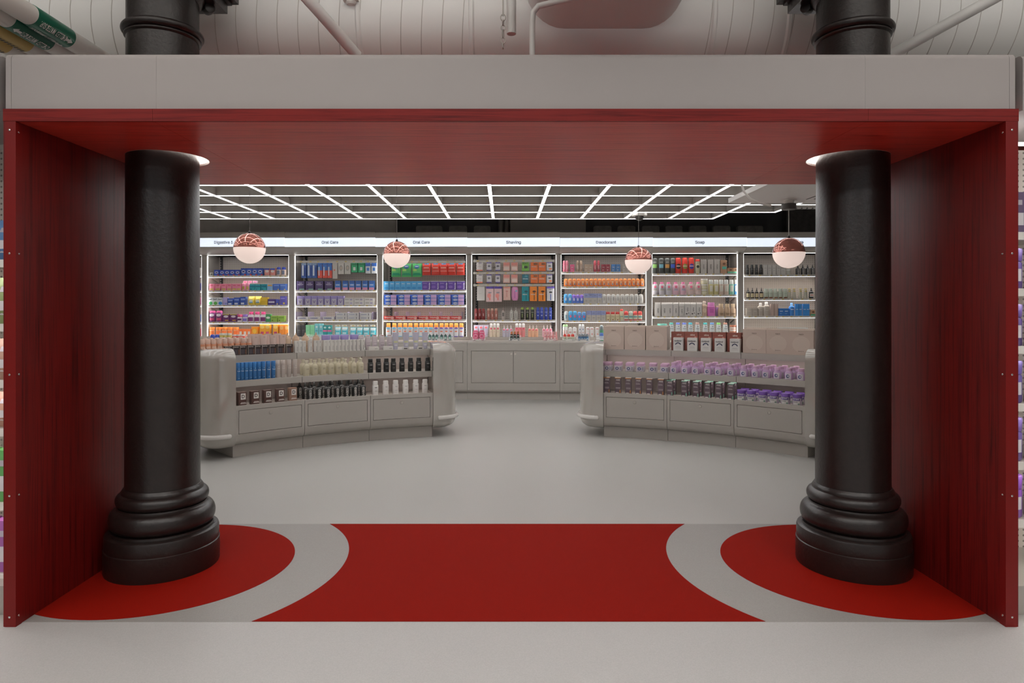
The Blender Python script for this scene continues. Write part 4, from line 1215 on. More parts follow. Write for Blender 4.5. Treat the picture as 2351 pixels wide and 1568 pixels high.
SR(4, 9, 'sprayer', 'spray_bottle', 'peach spray bottle', [1216, 1224, 1232], 7.6, 27, ('e5b391', 'e9e3de'), body, 'bottle')
SR(4, 9, 'sprayer', 'spray_bottle', 'pink spray bottle', [1248.6, 1256.4, 1264.2], 7.6, 27, ('e9b9c6', 'efe6e6'), body, 'bottle')
# bay 5 deodorant
for us, c, cc, nm in (([1295.4, 1302], 'e07f95', 'e892a6', 'pink'), ([1326.4, 1334], 'b59a86', 'c9b29e', 'beige'), ([1366.2, 1374.2], 'b04a56', 'c05a64', 'crimson')):
    SR(5, 0, 'can', 'spray_can', f'slim {nm} spray can', us, 6.6, 26.5, (c, cc), (('t', 'native', 'f0e4e0', 0, .4, .09, 1),), 'can')
for us, c, nm in (([1314], 'd9628a', 'pink'), ([1346.6, 1356.2], 'b7a08c', 'beige'), ([1385.4, 1395.8], '8e2f3c', 'crimson'), ([1408.6, 1419.4], '3f73ad', 'blue'), ([1433.4, 1443.4], 'a9a198', 'grey')):
    SR(5, 0, BX, 'carton', f'small {nm} deodorant carton', us, 9.5, 17.5, (c,), (('r', 'dcd4cc', 0, .62, .5, .06), ('r', 'cfc7c0', -.1, .25, .3, .1)), 'box')
SR(5, 1, 'deo', 'deodorant_stick', 'orange deodorant stick', (1299.2, 1474.4, 19), 9.2, 18.2, ('e87a2c', 'ee9350'), (('r', 'f2b98c', 0, .45, .55, .5), ('r', '6b7aa8', .05, .3, .3, .15)), 'deodorant')
SR(5, 2, 'deo', 'deodorant_stick', 'sky blue deodorant stick', [1299, 1308.6], 9.4, 21.5, ('3f8fd0', '58a6dc'), (('o', 'd6e6f2', 0, .45, .5, .35),), 'deodorant')
SR(5, 2, 'deo', 'deodorant_stick', 'violet blue deodorant stick', [1317.8, 1326.6, 1335.4], 8.6, 19.8, ('4f6fc4', '8f6fd0'), (('o', 'd4d4ee', 0, .45, .5, .35),), 'deodorant')
lav = (('r', 'b9b4ac', 0, .28, 1, .56), ('r', '6f7388', 0, .78, .5, .05), ('r', '8d8a86', 0, .3, .5, .05), ('r', '8d8a86', 0, .18, .5, .03))
SR(5, 2, BX, 'carton', 'lavender and grey deodorant carton', [1345.8, 1356, 1366, 1376.6], 10, 22.5, ('8b93bb',), lav, 'box')
SR(5, 2, 'deo', 'deodorant_stick', 'plain white deodorant stick', (1387, 1472, 9), 10, 20.8, ('d2d0cb', 'd8d6d1'), (('r', '8c8a88', 0, .5, .12, .4),), 'deodorant')
SR(5, 3, 'deo', 'deodorant_stick', 'white and silver deodorant stick', [1300], 9.4, 21.5, ('c9d2d4', 'd6dcdc'), (('r', '7d9aa8', 0, .4, .4, .4),), 'deodorant')
SR(5, 3, 'deo', 'deodorant_stick', 'bright blue deodorant stick', [1310, 1320.2], 9.6, 21.8, ('3f9bd6', '55aee0'), (('o', 'd77a9a', 0, .45, .5, .3),), 'deodorant')
SR(5, 3, 'deo', 'deodorant_stick', 'short bright blue deodorant stick', [1330.6, 1340.8], 9.4, 19.8, ('4b94d6', '6fa8e0'), (('o', 'd77a9a', 0, .45, .5, .3),), 'deodorant')
SR(5, 3, BX, 'carton', 'lavender and grey deodorant carton', [1351.8, 1363, 1374.4, 1385.4], 10.5, 22.5, ('8b93bb',), lav, 'box')
SR(5, 3, 'forte', 'deodorant_stick', 'cream deodorant stick with red cap', [1396.2, 1407.2, 1418.2], 10.3, 20, ('cbbf9c', 'a82f2c'), (('r', '8d8264', 0, .5, .6, .04), ('o', '6b2a22', 0, .1, .3, .1)), 'deodorant')
SR(5, 3, 'can', 'spray_can', 'tall cream spray can with red cap', [1427.4], 8, 26.5, ('cfc8a8', 'c33b32'), (('r', '5b9aa0', 0, .35, .8, .06),), 'can')
for u, c, e, nm in ((1438, 'c63f3c', 'd8d2c0', 'red capped'), (1448.6, 'cfdcd0', 'c9d0bc', 'mint capped'), (1459, 'cb4a46', 'd2c8b4', 'coral capped'), (1469.8, 'd0504a', 'd6cfb8', 'rightmost red capped')):
    SR(5, 3, 'deo', 'deodorant_stick', f'{nm} sage deodorant stick', [u], 10, 21.5, (e, c), (('r', '4f9aa0', 0, .4, .9, .12), ('r', 'c0504a', 0, .08, .9, .12)), 'deodorant')
SR(5, 9, 'can', 'spray_can', 'slim white spray can with green cap', [1294.8, 1301], 6, 29, ('e2e4e2', 'a9d49a'), (('r', 'b79a94', 0, .4, .5, .3),), 'can')
SR(5, 9, 'deo', 'deodorant_stick', 'white rounded stick beside green capped cans', [1309.4], 9, 22.5, ('e4e2de', 'ecebe8'), (('r', 'c08a84', 0, .5, .5, .1),), 'deodorant')
SR(5, 9, 'deo', 'deodorant_stick', 'white stick alone beside tall cans', [1319.4], 9.5, 23, ('e6e6e4', 'efefee'), (('r', 'c08a84', 0, .5, .5, .1),), 'deodorant')
SR(5, 9, 'can', 'spray_can', 'tall white spray can', [1331.6, 1338.6], 6.6, 29.5, ('e0e2e4', 'eef0f0'), (('r', 'c79a96', 0, .35, .6, .04), ('r', '6a7a94', 0, .6, .4, .08)), 'can')
SR(5, 9, 'shampoo', 'deodorant_stick', 'flat white pack with red line print', [1349.8, 1359, 1371.4], 9, 23, ('e6e4e2',), (('r', 'c2564e', 0, .82, .6, .05), ('o', 'd8938c', .05, .3, .3, .2)), 'deodorant')
SR(5, 9, 'deo', 'deodorant_stick', 'grey capped green deodorant stick', [1381.4], 9, 27.5, ('4f8a68', '6f7678'), (), 'deodorant')
# bay 6 soap
for u, c, nm in ((1503.8, '8fc06a', 'green'), (1518.7, '7fbccf', 'pale blue'), (1532.4, 'cf9550', 'orange'), (1545, '3f5fc4', 'royal blue')):
    SR(6, 0, 'shampoo', 'shampoo_bottle', f'dark grey shampoo bottle with {nm} label', [u], 13.2, 36, ('4a4c4a',), (('r', c, 0, .48, .7, .24), ('r', 'a9aaa6', 0, .74, .5, .04), ('r', '8c8d88', 0, .68, .6, .03)), 'bottle')
for u, c, nm in ((1557.8, '2a2a26', 'black'), (1573.2, '8a9a4a', 'olive'), (1588, '3f3f9a', 'indigo')):
    SR(6, 0, 'capped', 'body_wash', f'red body wash with {nm} emblem', [u], 13.4, 36.5, ('cf3a2e', 'd8483c'), (('o', c, 0, .45, .75, .34), ('r', 'e8c2b4', 0, .47, .7, .06)), 'bottle')
SR(6, 0, 'capped', 'body_wash', 'cream body wash with red cap', [1602.4], 12, 33, ('c8c2a6', 'd0453a'), (('o', '3a3a34', 0, .48, .55, .2), ('r', '9a9478', 0, .72, .5, .05)), 'bottle')
SR(6, 0, BX, 'carton', 'tall grey carton', [1615.4, 1631.8, 1646.4], 13, 32, ('bab4ae',), (('t', 'native', '6f6a66', 0, .48, .09, 1),), 'box')
SR(6, 0, BX, 'carton', 'kraft carton with teal label', [1661.6], 14.5, 30.5, ('b0896c',), (('r', '5fb8a8', .1, .42, .65, .2), ('o', '6a4a36', .05, .72, .4, .18)), 'box')
SR(6, 0, BX, 'carton', 'small kraft soap box', [1676.4, 1689], 12, 12.5, ('a67e60',), (('r', '5fa88c', 0, .2, 1, .3), ('o', '5b3f2c', .1, .65, .5, .35)), 'box')
for us, c, l, nm in (([1504.6, 1520.4, 1536], 'cbc6cc', 'a9a27c', 'pale'), ([1552.2, 1569.4], 'e0b9c8', '7aa8c0', 'pink'), ([1587.2, 1604.2], 'd8c2be', 'd8a89a', 'blush')):
    SR(6, 1, 'jug', 'wash_jug', f'{nm} rounded wash bottle with hot pink cap', us, 15, 29.5, (c, 'e47aa8'), (('o', 'e06a86', 0, .62, .38, .2), ('r', '8f8a90', 0, .46, .5, .04), ('r', l, 0, .38, .6, .04)), 'bottle')
SR(6, 1, 'jar', 'scrub_jar', 'pale yellow scrub jar', [1618.2], 15, 12.3, ('cfc9a4', 'dfdcd4'), (('r', 'ddd8c0', 0, .4, .8, .3),), 'jar', stack=3)
for us, c, nm in (([1633.2, 1645.2], 'c5bb86', 'pale olive'), ([1656.8, 1668.4], 'c8b3a4', 'rose beige'), ([1680.4], '7fb4a0', 'sea green'), ([1690], '4f94cc', 'blue')):
    SR(6, 1, 'tallcap', 'wash_bottle', f'{nm} bottle with white cap', us, 11.4 if nm != 'blue' else 7, 34.5, (c, 'd8dad6'), (('r', 'dcd8cc', 0, .42, .55, .4),), 'bottle')
for us, dec_, nm in (([1510.2, 1525.4, 1538, 1551.4], (('t', 'native', '5c5856', .02, .45, .1, 1),), 'plain lettered'), ([1565.2], (('r', '6a6664', 0, .42, .82, .72), ('r', 'd2cec9', 0, .42, .76, .68), ('t', 'native', '5c5856', .02, .42, .1, 1), ('o', '9a3a34', 0, .72, .1, .04)), 'framed'), ([1578.4, 1591.6, 1605.2], (('t', 'native', '5c5856', .02, .55, .09, 1), ('o', '3d3b3a', -.15, .2, .3, .1), ('o', '3d3b3a', .2, .26, .18, .07)), 'dark flecked')):
    SR(6, 2, BX, 'carton', f'white {nm} carton', us, 12.4, 28, ('d2cec9',), dec_, 'box', t=.05)
    SR(6, 2, BX, 'carton', f'rear white carton behind {nm} one', us, 12.4, 31.5, ('d9d5d0',), (), 'box', t=.16)
SR(6, 2, 'bottle', 'wash_bottle', 'tall beige bottle', [1618], 12, 35, ('b9a08c', 'd6c6b8'), (('o', 'd0bca8', 0, .38, .7, .3),), 'bottle')
SR(6, 2, 'forte', 'wash_bottle', 'orchid pink wide bottle', [1634.2], 17.5, 31.5, ('cf74b8', 'd988c4'), (('r', 'b95fa2', 0, .4, .5, .3),), 'bottle')
SR(6, 2, 'capped', 'wash_bottle', 'lilac bottle half hidden behind tan ones', [1647.6], 9, 24, ('b38fc0', 'c7b29c'), (), 'bottle', t=.12)
SR(6, 2, 'pill', 'wash_bottle', 'tan wash bottle', [1656.4, 1671, 1684], 13, 28.5, ('b59a80', 'c4ad8e'), (('t', 'Salt', '7a6450', 0, .2, .12),), 'bottle')
SR(6, 9, 'jar', 'wash_tub', 'large white tub with teal lid', [1521.8], 22, 31, ('e2e6e2', '7fcfc0'), (), 'jar')
for j, (u, c) in enumerate(zip((1542.4, 1557.6, 1572, 1586.2, 1602.2, 1620.4, 1636, 1651, 1666.8), ('5fb8ae', '6a78c4', '6a78c4', '4fb0c4', 'b08a80', '4fb6b4', '6f9ad0', '7fc86a', 'a87a6a'))):
    SR(6, 9, 'taper', 'body_wash', f'{ORD[j]} white tapered body wash from left', [u], 14.4, 33.5, ('e4e9ea', c), (('t', 'Dove', '4a5568', 0, .6, .06), ('o', '3f4a5c', .05, .74, .16, .05), ('o', ('a9c48a', 'b8c0d8', 'b8c0d8', '9ad0d8', 'd0b8ac', 'b4c4a0', 'b9b4a8', '8fc46a', 'c4a08a')[j], .05, .32, .35, .14)), 'bottle', where='bottom shelf of soap bay')
SR(6, 9, 'jar', 'scrub_jar', 'brown and white jar', [1684.4], 15, 14, ('e0d4cc', 'a4684e'), (('r', 'd0b0a0', 0, .35, .8, .3),), 'jar', stack=2)
# bay 7 care
SR(7, 0, 'tallcap', 'black_bottle', 'matt black bottle', [1716.6, 1727.4, 1737.4, 1748], 7.6, 23.5, ('262626', '2c2c2c'), (('r', '8a8886', 0, .55, .6, .03), ('r', '6a6866', 0, .35, .5, .02)), 'bottle')
SR(7, 0, BX, 'carton', 'tall white carton', [1757.4, 1767.2, 1777, 1787.2], 8.6, 23.5, ('c6c2bd',), (('r', '85827e', 0, .65, .6, .03), ('r', '85827e', 0, .4, .4, .02)), 'box')
SR(7, 0, BX, 'carton', 'short white carton', [1798], 10, 15, ('c8c4bf',), (('r', '85827e', 0, .6, .6, .03),), 'box')
SR(7, 0, 'jar', 'glass_jar', 'small clear jar', [1811.6], 9.5, 13.5, ('b9b8ae', 'd0cec8'), (), 'jar')
SR(7, 0, 'dropper', 'dropper_bottle', 'black dropper bottle with white print', [1833, 1844.6, 1855.4, 1866.6], 9.4, 23, ('1f1d20', '1a1a1a'), (('t', 'BASED', 'c9c6c2', 0, .3, .14, 1),), 'bottle')
SR(7, 1, 'dropper', 'dropper_bottle', 'black dropper bottle with cream label', [1718.4, 1728.4, 1738.4, 1749], 8.4, 25, ('262220', '1a1918'), (('r', 'b3a582', 0, .3, .9, .36),), 'bottle')
SR(7, 1, 'forte', 'serum_bottle', 'mint bottle with brown base', [1759.4, 1770.2, 1781.6, 1792.6, 1803.6], 9.6, 23, ('b9c2b2', 'c6cec2'), (('r', '6a4632', 0, .08, .95, .16), ('r', '8c9a8a', 0, .5, .7, .03)), 'bottle')
SR(7, 1, 'taper', 'serum_bottle', 'clear bottle with gold top', [1813.6, 1824.6, 1839, 1851], 9.6, 23.5, ('b3b0a0', 'c8b27c'), (('r', 'c4ae72', 0, .72, .5, .14),), 'bottle')
SR(7, 1, 'dropper', 'dropper_bottle', 'black bottle with red barred label', [1864], 10, 24.5, ('1f1f24', '1a1a1c'), (('r', 'c9c4be', 0, .32, .8, .3), ('r', 'c0503c', 0, .32, .7, .06)), 'bottle')
SR(7, 2, BX, 'carton', 'taupe carton', [1720.4, 1733.8], 12.6, 18, ('a39a90',), (('r', 'c7c0b6', 0, .6, .5, .04),), 'box')
SR(7, 2, 'bottle', 'hair_bottle', 'taupe bottle with white cap', [1747.4], 12.5, 30, ('a89f95', 'd6d2cc'), (('r', 'c7c0b6', 0, .4, .5, .03),), 'bottle')
SR(7, 2, 'bottle', 'hair_bottle', 'wider taupe bottle with white cap', [1761], 14.5, 32, ('a89f95', 'd6d2cc'), (('r', 'c7c0b6', 0, .4, .5, .03),), 'bottle')
SR(7, 2, BX, 'carton', 'slim rosy carton', [1774, 1782.6], 8, 27.5, ('b5a096',), (('r', '8f7a70', .3, .5, .1, 1),), 'box')
SR(7, 2, BX, 'carton', 'square blue carton', [1793.8, 1805.6], 11.5, 17.5, ('2f6bb0',), (('r', 'd3dde8', 0, .62, .6, .1), ('r', '8fb0d4', -.1, .3, .4, .05)), 'box')
SR(7, 2, 'bottle', 'hair_bottle', 'blue bottle with pale cap', [1818.8], 11.5, 30, ('3f80c4', '7fb0de'), (('r', 'd3dde8', 0, .5, .6, .06),), 'bottle')
SR(7, 2, BX, 'carton', 'slim blue carton', [1830, 1837.8, 1847.6, 1855], 7, 27.5, ('3a86cc',), (('r', 'd3dde8', 0, .55, .7, .05),), 'box')
SR(7, 2, BX, 'carton', 'kraft and green carton', [1867], 11, 14, ('a88468',), (('r', '4f9a78', 0, .18, 1, .3), ('o', '5b3f2c', 0, .65, .5, .3)), 'box')
SR(7, 9, 'dropper', 'dropper_bottle', 'short bottle on bay floor', [1722, 1736, 1747.5], 10, 21, ('8fa6b8', 'dfe6ea'), (), 'bottle')
SR(7, 9, BX, 'carton', 'pale flat carton', [1800, 1822, 1845], 20, 22, ('c4d0d4',), (), 'box')
# lilac dividers on two shelves
for k, i, us, hh in ((2, 2, (681, 709, 737.5, 772, 800, 827, 856), 18), (3, 2, (907, 933.5, 960, 986, 1010.5, 1035, 1060), 18)):
    b, sc, uc = BAY[k][:3]
    z = wz(uc, SHELVES[k][i], .03)
    for u in us:
        x = ws(u, .1) - sc
        MB().box(x - .001, x + .001, .05, .38, z, z + hh * .0075).build('divider', M['lilac'], b)
# trays of small goods on the ledge
TRAYS = [(1, 525, 90, 'tablet tray below the digestive bay'), (2, 770, 150, 'small goods tray below left oral care bay'), (3, 1011, 55, 'clear tray of dark spray bottles'), (4, 1098.7, 29, 'clear tray of round pink packs'), (4, 1182, 28, 'clear tray of brown capped bottles'),
         (4, 1263, 29, 'clear tray of pink mini tubes'), (5, 1306, 28, 'clear tray of red capped sticks'), (5, 1339, 29, 'clear tray of grey roll-ons'), (5, 1382, 22, 'clear tray holding one blue stick')]
for k, u, w, lab in TRAYS:
    T = -.24
    q = wy(u, T) / F
    hw = w * q / 2
    t = thing('display_tray', f'{lab}, on the grey ledge', 'tray', wp(ws(u, T), T, LEDGE), -PHI)
    MB().box(-hw, hw, 0, .17, 0, .004).build('tray_floor', M['clear'], t)
    MB().box(-hw, hw, 0, .003, .004, .035).build('tray_front', M['clear'], t)
    MB().box(-hw, hw, .167, .17, .004, .09).build('tray_back', M['clear'], t)
    for x in (-hw, hw - .003):
        MB().add([(x, .003, .004), (x, .167, .004), (x, .167, .09), (x, .003, .035), (x + .003, .003, .004), (x + .003, .167, .004), (x + .003, .167, .09), (x + .003, .003, .035)],
                 [(0, 1, 2, 3), (4, 7, 6, 5), (0, 4, 5, 1), (1, 5, 6, 2), (2, 6, 7, 3), (3, 7, 4, 0)]).build('tray_side', M['clear'], t)
    MB().box(-.05, .05, -.012, -.009, -.0005 + .001, .018).build('price_card', M['white'], t)


def ledge_row(kind, name, desc, us, w, h, cols, dec=(), cat=None, t=-.225, loc='in the ledge tray', d=None):
    us = seq(us)
    q = wy(us[0], t) / F
    D = d or w * q * .8
    pr = product(kind, w * q, D, h * q, tuple(cols), tuple(dec))
    for j, u in enumerate(us):
        lab = f'{desc} {loc}' if len(us) == 1 else f'{desc}, {ORD[j]} from left, {loc}'
        put(name, pr, wp(ws(u, t), t + D / 2, LEDGE + .0045), -PHI, lab, cat or 'bottle', f'{desc}, {loc}')


ledge_row('spiky', 'breath_spray', 'dark green spray bottle', [986.5, 994.5, 1002.5, 1013.5, 1022.5, 1032.5], 6.4, 15, ('2f5a55', '16201f'), (('r', 'a9c8c0', 0, .35, .7, .3),))
ledge_row('roundpack', 'round_pack', 'round hot pink pack', [1091.8, 1105.8], 13.2, 23, ('df5f86',), (('o', 'efb0c0', 0, .42, .75, .4), ('o', 'd84a78', 0, .42, .5, .22), ('r', 'f0c0cc', 0, .8, .7, .06)), 'pack')
ledge_row('tallcap', 'serum_bottle', 'black bottle with copper cap', [1174.4, 1182, 1189.4], 6.4, 20.5, ('1b1d1d', 'b5683c'), (('r', 'c9d0cc', 0, .52, .8, .05), ('o', '8fa8a0', 0, .25, .5, .12)))
ledge_row('taper', 'mini_tube', 'front mini pink tube', [1252, 1259, 1266, 1273.6], 7, 13, ('dd9a9c', 'f0dcd8'), (('r', 'f0d4d0', 0, .4, .6, .3),), 'tube')
ledge_row('taper', 'mini_tube', 'rear mini pink tube', [1251, 1257.6, 1264.2, 1270.8, 1277], 7, 20, ('e0a4a4', 'e4b0ae'), (), 'tube', t=-.16)
ledge_row('deo', 'mini_stick', 'cream stick with red cap', [1297, 1306, 1315], 7.8, 15, ('d8d4bc', 'd0463a'), (('r', 'a9b49a', 0, .3, .7, .3),), 'deodorant')
ledge_row('deo', 'roll_on', 'grey blue roll-on', [1330.5, 1336.6, 1342.6, 1348.6], 6, 15.5, ('3f6a94', '85898d'), (('r', '8fb0c8', 0, .3, .7, .2),), 'deodorant')
ledge_row('deo', 'mini_stick', 'blue and white wavy stick', [1381.4], 9, 18, ('c4ccd8', '5a78c0'), (('r', '4f6fc0', 0, .7, .8, .1),), 'deodorant')
for j, (us, c, e, nm) in enumerate((([486, 497], '3f58b8', '5a70c8', 'blue'), ([507, 516, 525], 'd8c46a', 'eeeadc', 'yellow'), ([536, 546, 556], 'd9564a', 'efe0da', 'red'))):
    ledge_row('jar' if j else 'roundpack', 'tablet_tub', f'small {nm} tablet tub', us, 10, 12 + 3 * (j == 1), (c, e), (('r', 'e6e2da', 0, .3, .7, .2),) if j else (), 'tub', loc='on the ledge below digestive bay')

# ------------------------------------------------------------------ the two curved display counters
GC = (0.16, 3.675)
TH = [14.2, 24.45, 34.75, 45.0]
RD, RM, RT, RK, RBK, REND = 4.02, 4.11, 4.29, 4.09, 4.48, 4.88
ZLIP, ZMID, ZTOP, ZFL = .522, .764, 1.01, .505


def gp(s, th, r, z=0.0):
    return Vector((GC[0] + s * r * math.sin(R_(th)), GC[1] + r * math.cos(R_(th)), z))


def sweep(s, prof, a, b, n=8):
    rs = [[tuple(gp(s, a + (b - a) * k / n, r, z)) for r, z in prof] for k in range(n + 1)]
    return MB().rings(rs)


def rect(r0, r1, z0, z1):
    return [(r0, z0), (r1, z0), (r1, z1), (r0, z1)]


def counter(s, side):
    root = thing('curved_display_counter', f'{side} curved grey display counter with shelves, drawers and rounded ends', 'counter', gp(s, 29.6, 4.4))
    inv = Vector(root.location)
    def part(mb, name, m, parent=None, smooth=30):
        mb.v = [(x - inv.x, y - inv.y, z) for x, y, z in mb.v]
        return mb.build(name, m, parent or root, smooth)
    g = M['grey']
    for j in range(3):
        a, b = TH[j] + .03, TH[j + 1] - .03
        part(sweep(s, rect(RK, REND - .1, 0, .125), a, b), 'kick_plate', g)
        bl = [(RK + .012, .126), (RD + .075, .126), (RD + .045, .131), (RD + .018, .15), (RD + .004, .18), (RD, .222), (RD + .03, .222), (RD + .03, .126)]
        part(sweep(s, bl[1:-1] + [(RD + .1, .222), (RD + .1, .126)], a, b), 'bullnose', g)
        part(sweep(s, rect(RD + .026, RBK, .222, ZFL), a, b), 'carcass', mat('5d5852', .6))
        dz0, dz1, m_ = .243, .472, .42
        gap = .0045
        for nm, p0, p1, z0, z1 in (('face_rail', a, b, .2225, dz0 - gap), ('face_rail', a, b, dz1 + gap, ZLIP), ('face_stile', a, a + m_, dz0 - gap, dz1 + gap), ('face_stile', b - m_, b, dz0 - gap, dz1 + gap)):
            part(sweep(s, rect(RD, RD + .0255, z0, z1), p0, p1, 8 if p1 - p0 > 2 else 1), nm, g)
        ga = math.degrees(gap / RD)
        dr = part(sweep(s, rect(RD, RD + .0255, dz0, dz1), a + m_ + ga, b - m_ - ga), 'drawer', g)
        lk = MB().lathe([(.019, 0), (.02, .003), (.017, .006), (.012, .006), (.010, .004), (.004, .004)], 24).mesh('lock', 30)
        lk.materials.append(mat('a8a29a', .35))
        th = (a + b) / 2
        P = gp(s, th, RD, .425) - inv
        o = place('lock', lk, dr, (P.x, P.y, .425))
        n_ = Vector((-s * math.sin(R_(th)), -math.cos(R_(th)), 0))
        o.rotation_euler = n_.to_track_quat('Z', 'Y').to_euler()
        part(sweep(s, rect(RD + .0255, RBK, ZFL, ZFL + .004), a, b), 'base_shelf', M['grey_in'])
        part(sweep(s, rect(RM, RBK, .70, ZMID), a, b), 'middle_shelf', g)
        part(sweep(s, rect(RT, REND, .942, ZTOP), a, b), 'top_shelf', g)
        for rr, zz in ((RM, .70), (RT, .942)):
            part(sweep(s, rect(rr + .06, rr + .085, zz - .004, zz - .001), a + .3, b - .3), 'light_strip', M['under_led'])  # added hidden glow that brightens the back boards
        part(sweep(s, rect(RBK, RBK + .02, ZFL, .942), a, b), 'back_board', mat('b3a7a1', .28))
    part(sweep(s, rect(RBK + .021, REND, .126, .94), TH[0], TH[3], 20), 'rear_body', g)
    # rounded glossy ends with pale bumper bars
    for th, sg in ((TH[0], -1), (TH[3], 1)):
        o = gp(s, th, 0)
        rad = Vector((s * math.sin(R_(th)), math.cos(R_(th)), 0))
        tan = Vector((s * math.cos(R_(th)), -math.sin(R_(th)), 0)) * sg
        L, r0, r1, z0, z1 = .30, RD - .015, REND + .03, .10, 1.095
        bm = bmesh.new()
        bmesh.ops.create_cube(bm, size=1)
        for v in bm.verts:
            v.co = Vector(((v.co.x + .5) * (L + .5) - .5, r0 + (v.co.y + .5) * (r1 - r0), z0 + (v.co.z + .5) * (z1 - z0)))
        vert = [e for e in bm.edges if abs(e.verts[0].co.z - e.verts[1].co.z) > .5 and e.verts[0].co.x > .1]
        bmesh.ops.bevel(bm, geom=vert, offset=.23, segments=10, profile=.5, affect='EDGES')
        hor = [e for e in bm.edges if abs(e.verts[0].co.z - e.verts[1].co.z) < .001 and not (e.verts[0].co.x < -.4 and e.verts[1].co.x < -.4)]
        bmesh.ops.bevel(bm, geom=hor, offset=.12, segments=8, profile=.5, affect='EDGES', clamp_overlap=True)
        bmesh.ops.bisect_plane(bm, geom=bm.verts[:] + bm.edges[:] + bm.faces[:], plane_co=(0, 0, 0), plane_no=(-1, 0, 0), clear_outer=True)
        bmesh.ops.holes_fill(bm, edges=[e for e in bm.edges if e.is_boundary])
        for v in bm.verts:
            P = o + tan * v.co.x + rad * v.co.y
            v.co = Vector((P.x - inv.x, P.y - inv.y, v.co.z))
        bmesh.ops.recalc_face_normals(bm, faces=bm.faces)
        me = bpy.data.meshes.new('end_cap')
        bm.to_mesh(me)
        bm.free()
        me.polygons.foreach_set('use_smooth', [True] * len(me.polygons))
        me.set_sharp_from_angle(angle=R_(40))
        me.materials.append(M['gloss'])
        ec = place('end_cap', me, root)
        # bumper follows the plan outline of the end
        pts = []
        R0 = .23
        ya, yb = r0 - .012, r1 + .012
        xs = L + .012
        pts += [(.07 + .01 * k, ya) for k in range(0, 4)]
        pts += [(xs - R0 + R0 * math.sin(R_(q)), ya + R0 - R0 * math.cos(R_(q))) for q in range(0, 91, 10)]
        pts += [(xs - R0 + R0 * math.cos(R_(q)), yb - R0 + R0 * math.sin(R_(q))) for q in range(0, 91, 10)]
        pts += [(.10 - .01 * k, yb) for k in range(0, 4)]
        P3 = [o + tan * x + rad * y - inv for x, y in pts]
        for p in P3:
            p.z = .235
        bu = MB().tube(P3, .024, 14).build('bumper', mat('cfcbc6', .25, coat=.5), ec, 50)
        for e in (P3[0], P3[-1]):
            MB().lathe([(.024 * math.cos(R_(q)), .024 * math.sin(R_(q))) for q in (-88, -60, -30, 0, 30, 60, 88)], 14).build('bumper_end', mat('cfcbc6', .25, coat=.5), ec, 60).location = e
    return root


counter(-1, 'left-hand')
counter(1, 'right-hand')


def gu(s, u, r):
    """Angle and point on the counter circle of radius r seen at pixel column u (far side of the circle)."""
    a = (u - CX) / F
    # |(a*Y - cx, Y - cy)| = r
    A, B, C = a * a + 1, -2 * (a * GC[0] + GC[1]), GC[0] ** 2 + GC[1] ** 2 - r * r
    Y = (-B + math.sqrt(B * B - 4 * A * C)) / (2 * A)
    X = a * Y
    return X, Y, math.atan2(X - GC[0], Y - GC[1])


def crow(s, lvl, kind, name, desc, us, w, h, cols, dec=(), cat=None, back=.03, d=None, loc=None, turn=0.0, rough=.4, uref=None):
    """Goods on a counter level (0 base, 1 middle, 2 top), their front `back` metres behind the shelf edge."""
    us = seq(us)
    r = (RD + .03, RM, RT)[lvl] + back
    z = (ZFL + .0045, ZMID + .0005, ZTOP + .0005)[lvl]
    side = 'left' if s < 0 else 'right'
    loc = loc or f'{("bottom", "middle", "top")[lvl]} shelf of {side} counter'
    um = uref or sum(us) / len(us)
    q = gu(s, um, r)[1] / F
    W, H = w * q, h * q
    D = d or W * .8
    pr = product(kind, W, D, H, tuple(cols), tuple(dec), rough)
    for j, u in enumerate(us):
        X, Y, th = gu(s, u, r + D / 2)
        lab = f'{desc}, {loc}' if len(us) == 1 else f'{desc}, {ORD[j]} from left, {loc}'
        put(name, pr, (X, Y, z), -th + R_(turn), lab, cat or name.split('_')[-1], f'{desc}, {loc}')


# left counter, bottom shelf
dd = (('r', 'dcd8d2', .08, .68, .62, .46), ('t', 'D', '2a2422', .08, .68, .26), ('r', 'd8cfc8', .1, .22, .6, .035), ('r', 'd8cfc8', .1, .15, .75, .05))
crow(-1, 0, 'box', 'soap_carton', 'dark brown carton with letter D', [554, 584, 612.6, 642], 18, 30, ('4f3630',), dd, 'box', .06)
crow(-1, 0, 'box', 'soap_carton', 'light brown carton with letter D', [671], 17.5, 29, ('8a6c5c',), dd, 'box', .08)
bs = (('t', 'BASED', 'd6d2cc', .0, .31, .13, 1),)
B_ = ('232220', '1d1c1b')
crow(-1, 0, 'sprayer', 'spray_bottle', 'black spray bottle in front row', [711, 732, 752.5, 774, 796, 815, 833], 14.5, 37, B_, bs, 'bottle', .02)
crow(-1, 0, 'sprayer', 'spray_bottle', 'black spray bottle in second row', [700.5, 721, 742, 763, 784.5, 805.5, 824], 14.5, 37, B_, bs, 'bottle', .13)
crow(-1, 0, 'sprayer', 'spray_bottle', 'black spray bottle in rear row', [688, 712, 736, 758, 779, 800, 822], 14.2, 37, B_, bs, 'bottle', .26)
crow(-1, 0, 'forte', 'lotion_bottle', 'white square shouldered bottle', [861.5, 885.4, 908.2, 931, 954.4, 975.6], 13.4, 31.5, ('dcd8d4', 'e4e1dd'), (('t', 'FORTE', '3a3836', .05, .56, .04), ('r', '8a8682', .05, .3, .4, .015)), 'bottle', .06)
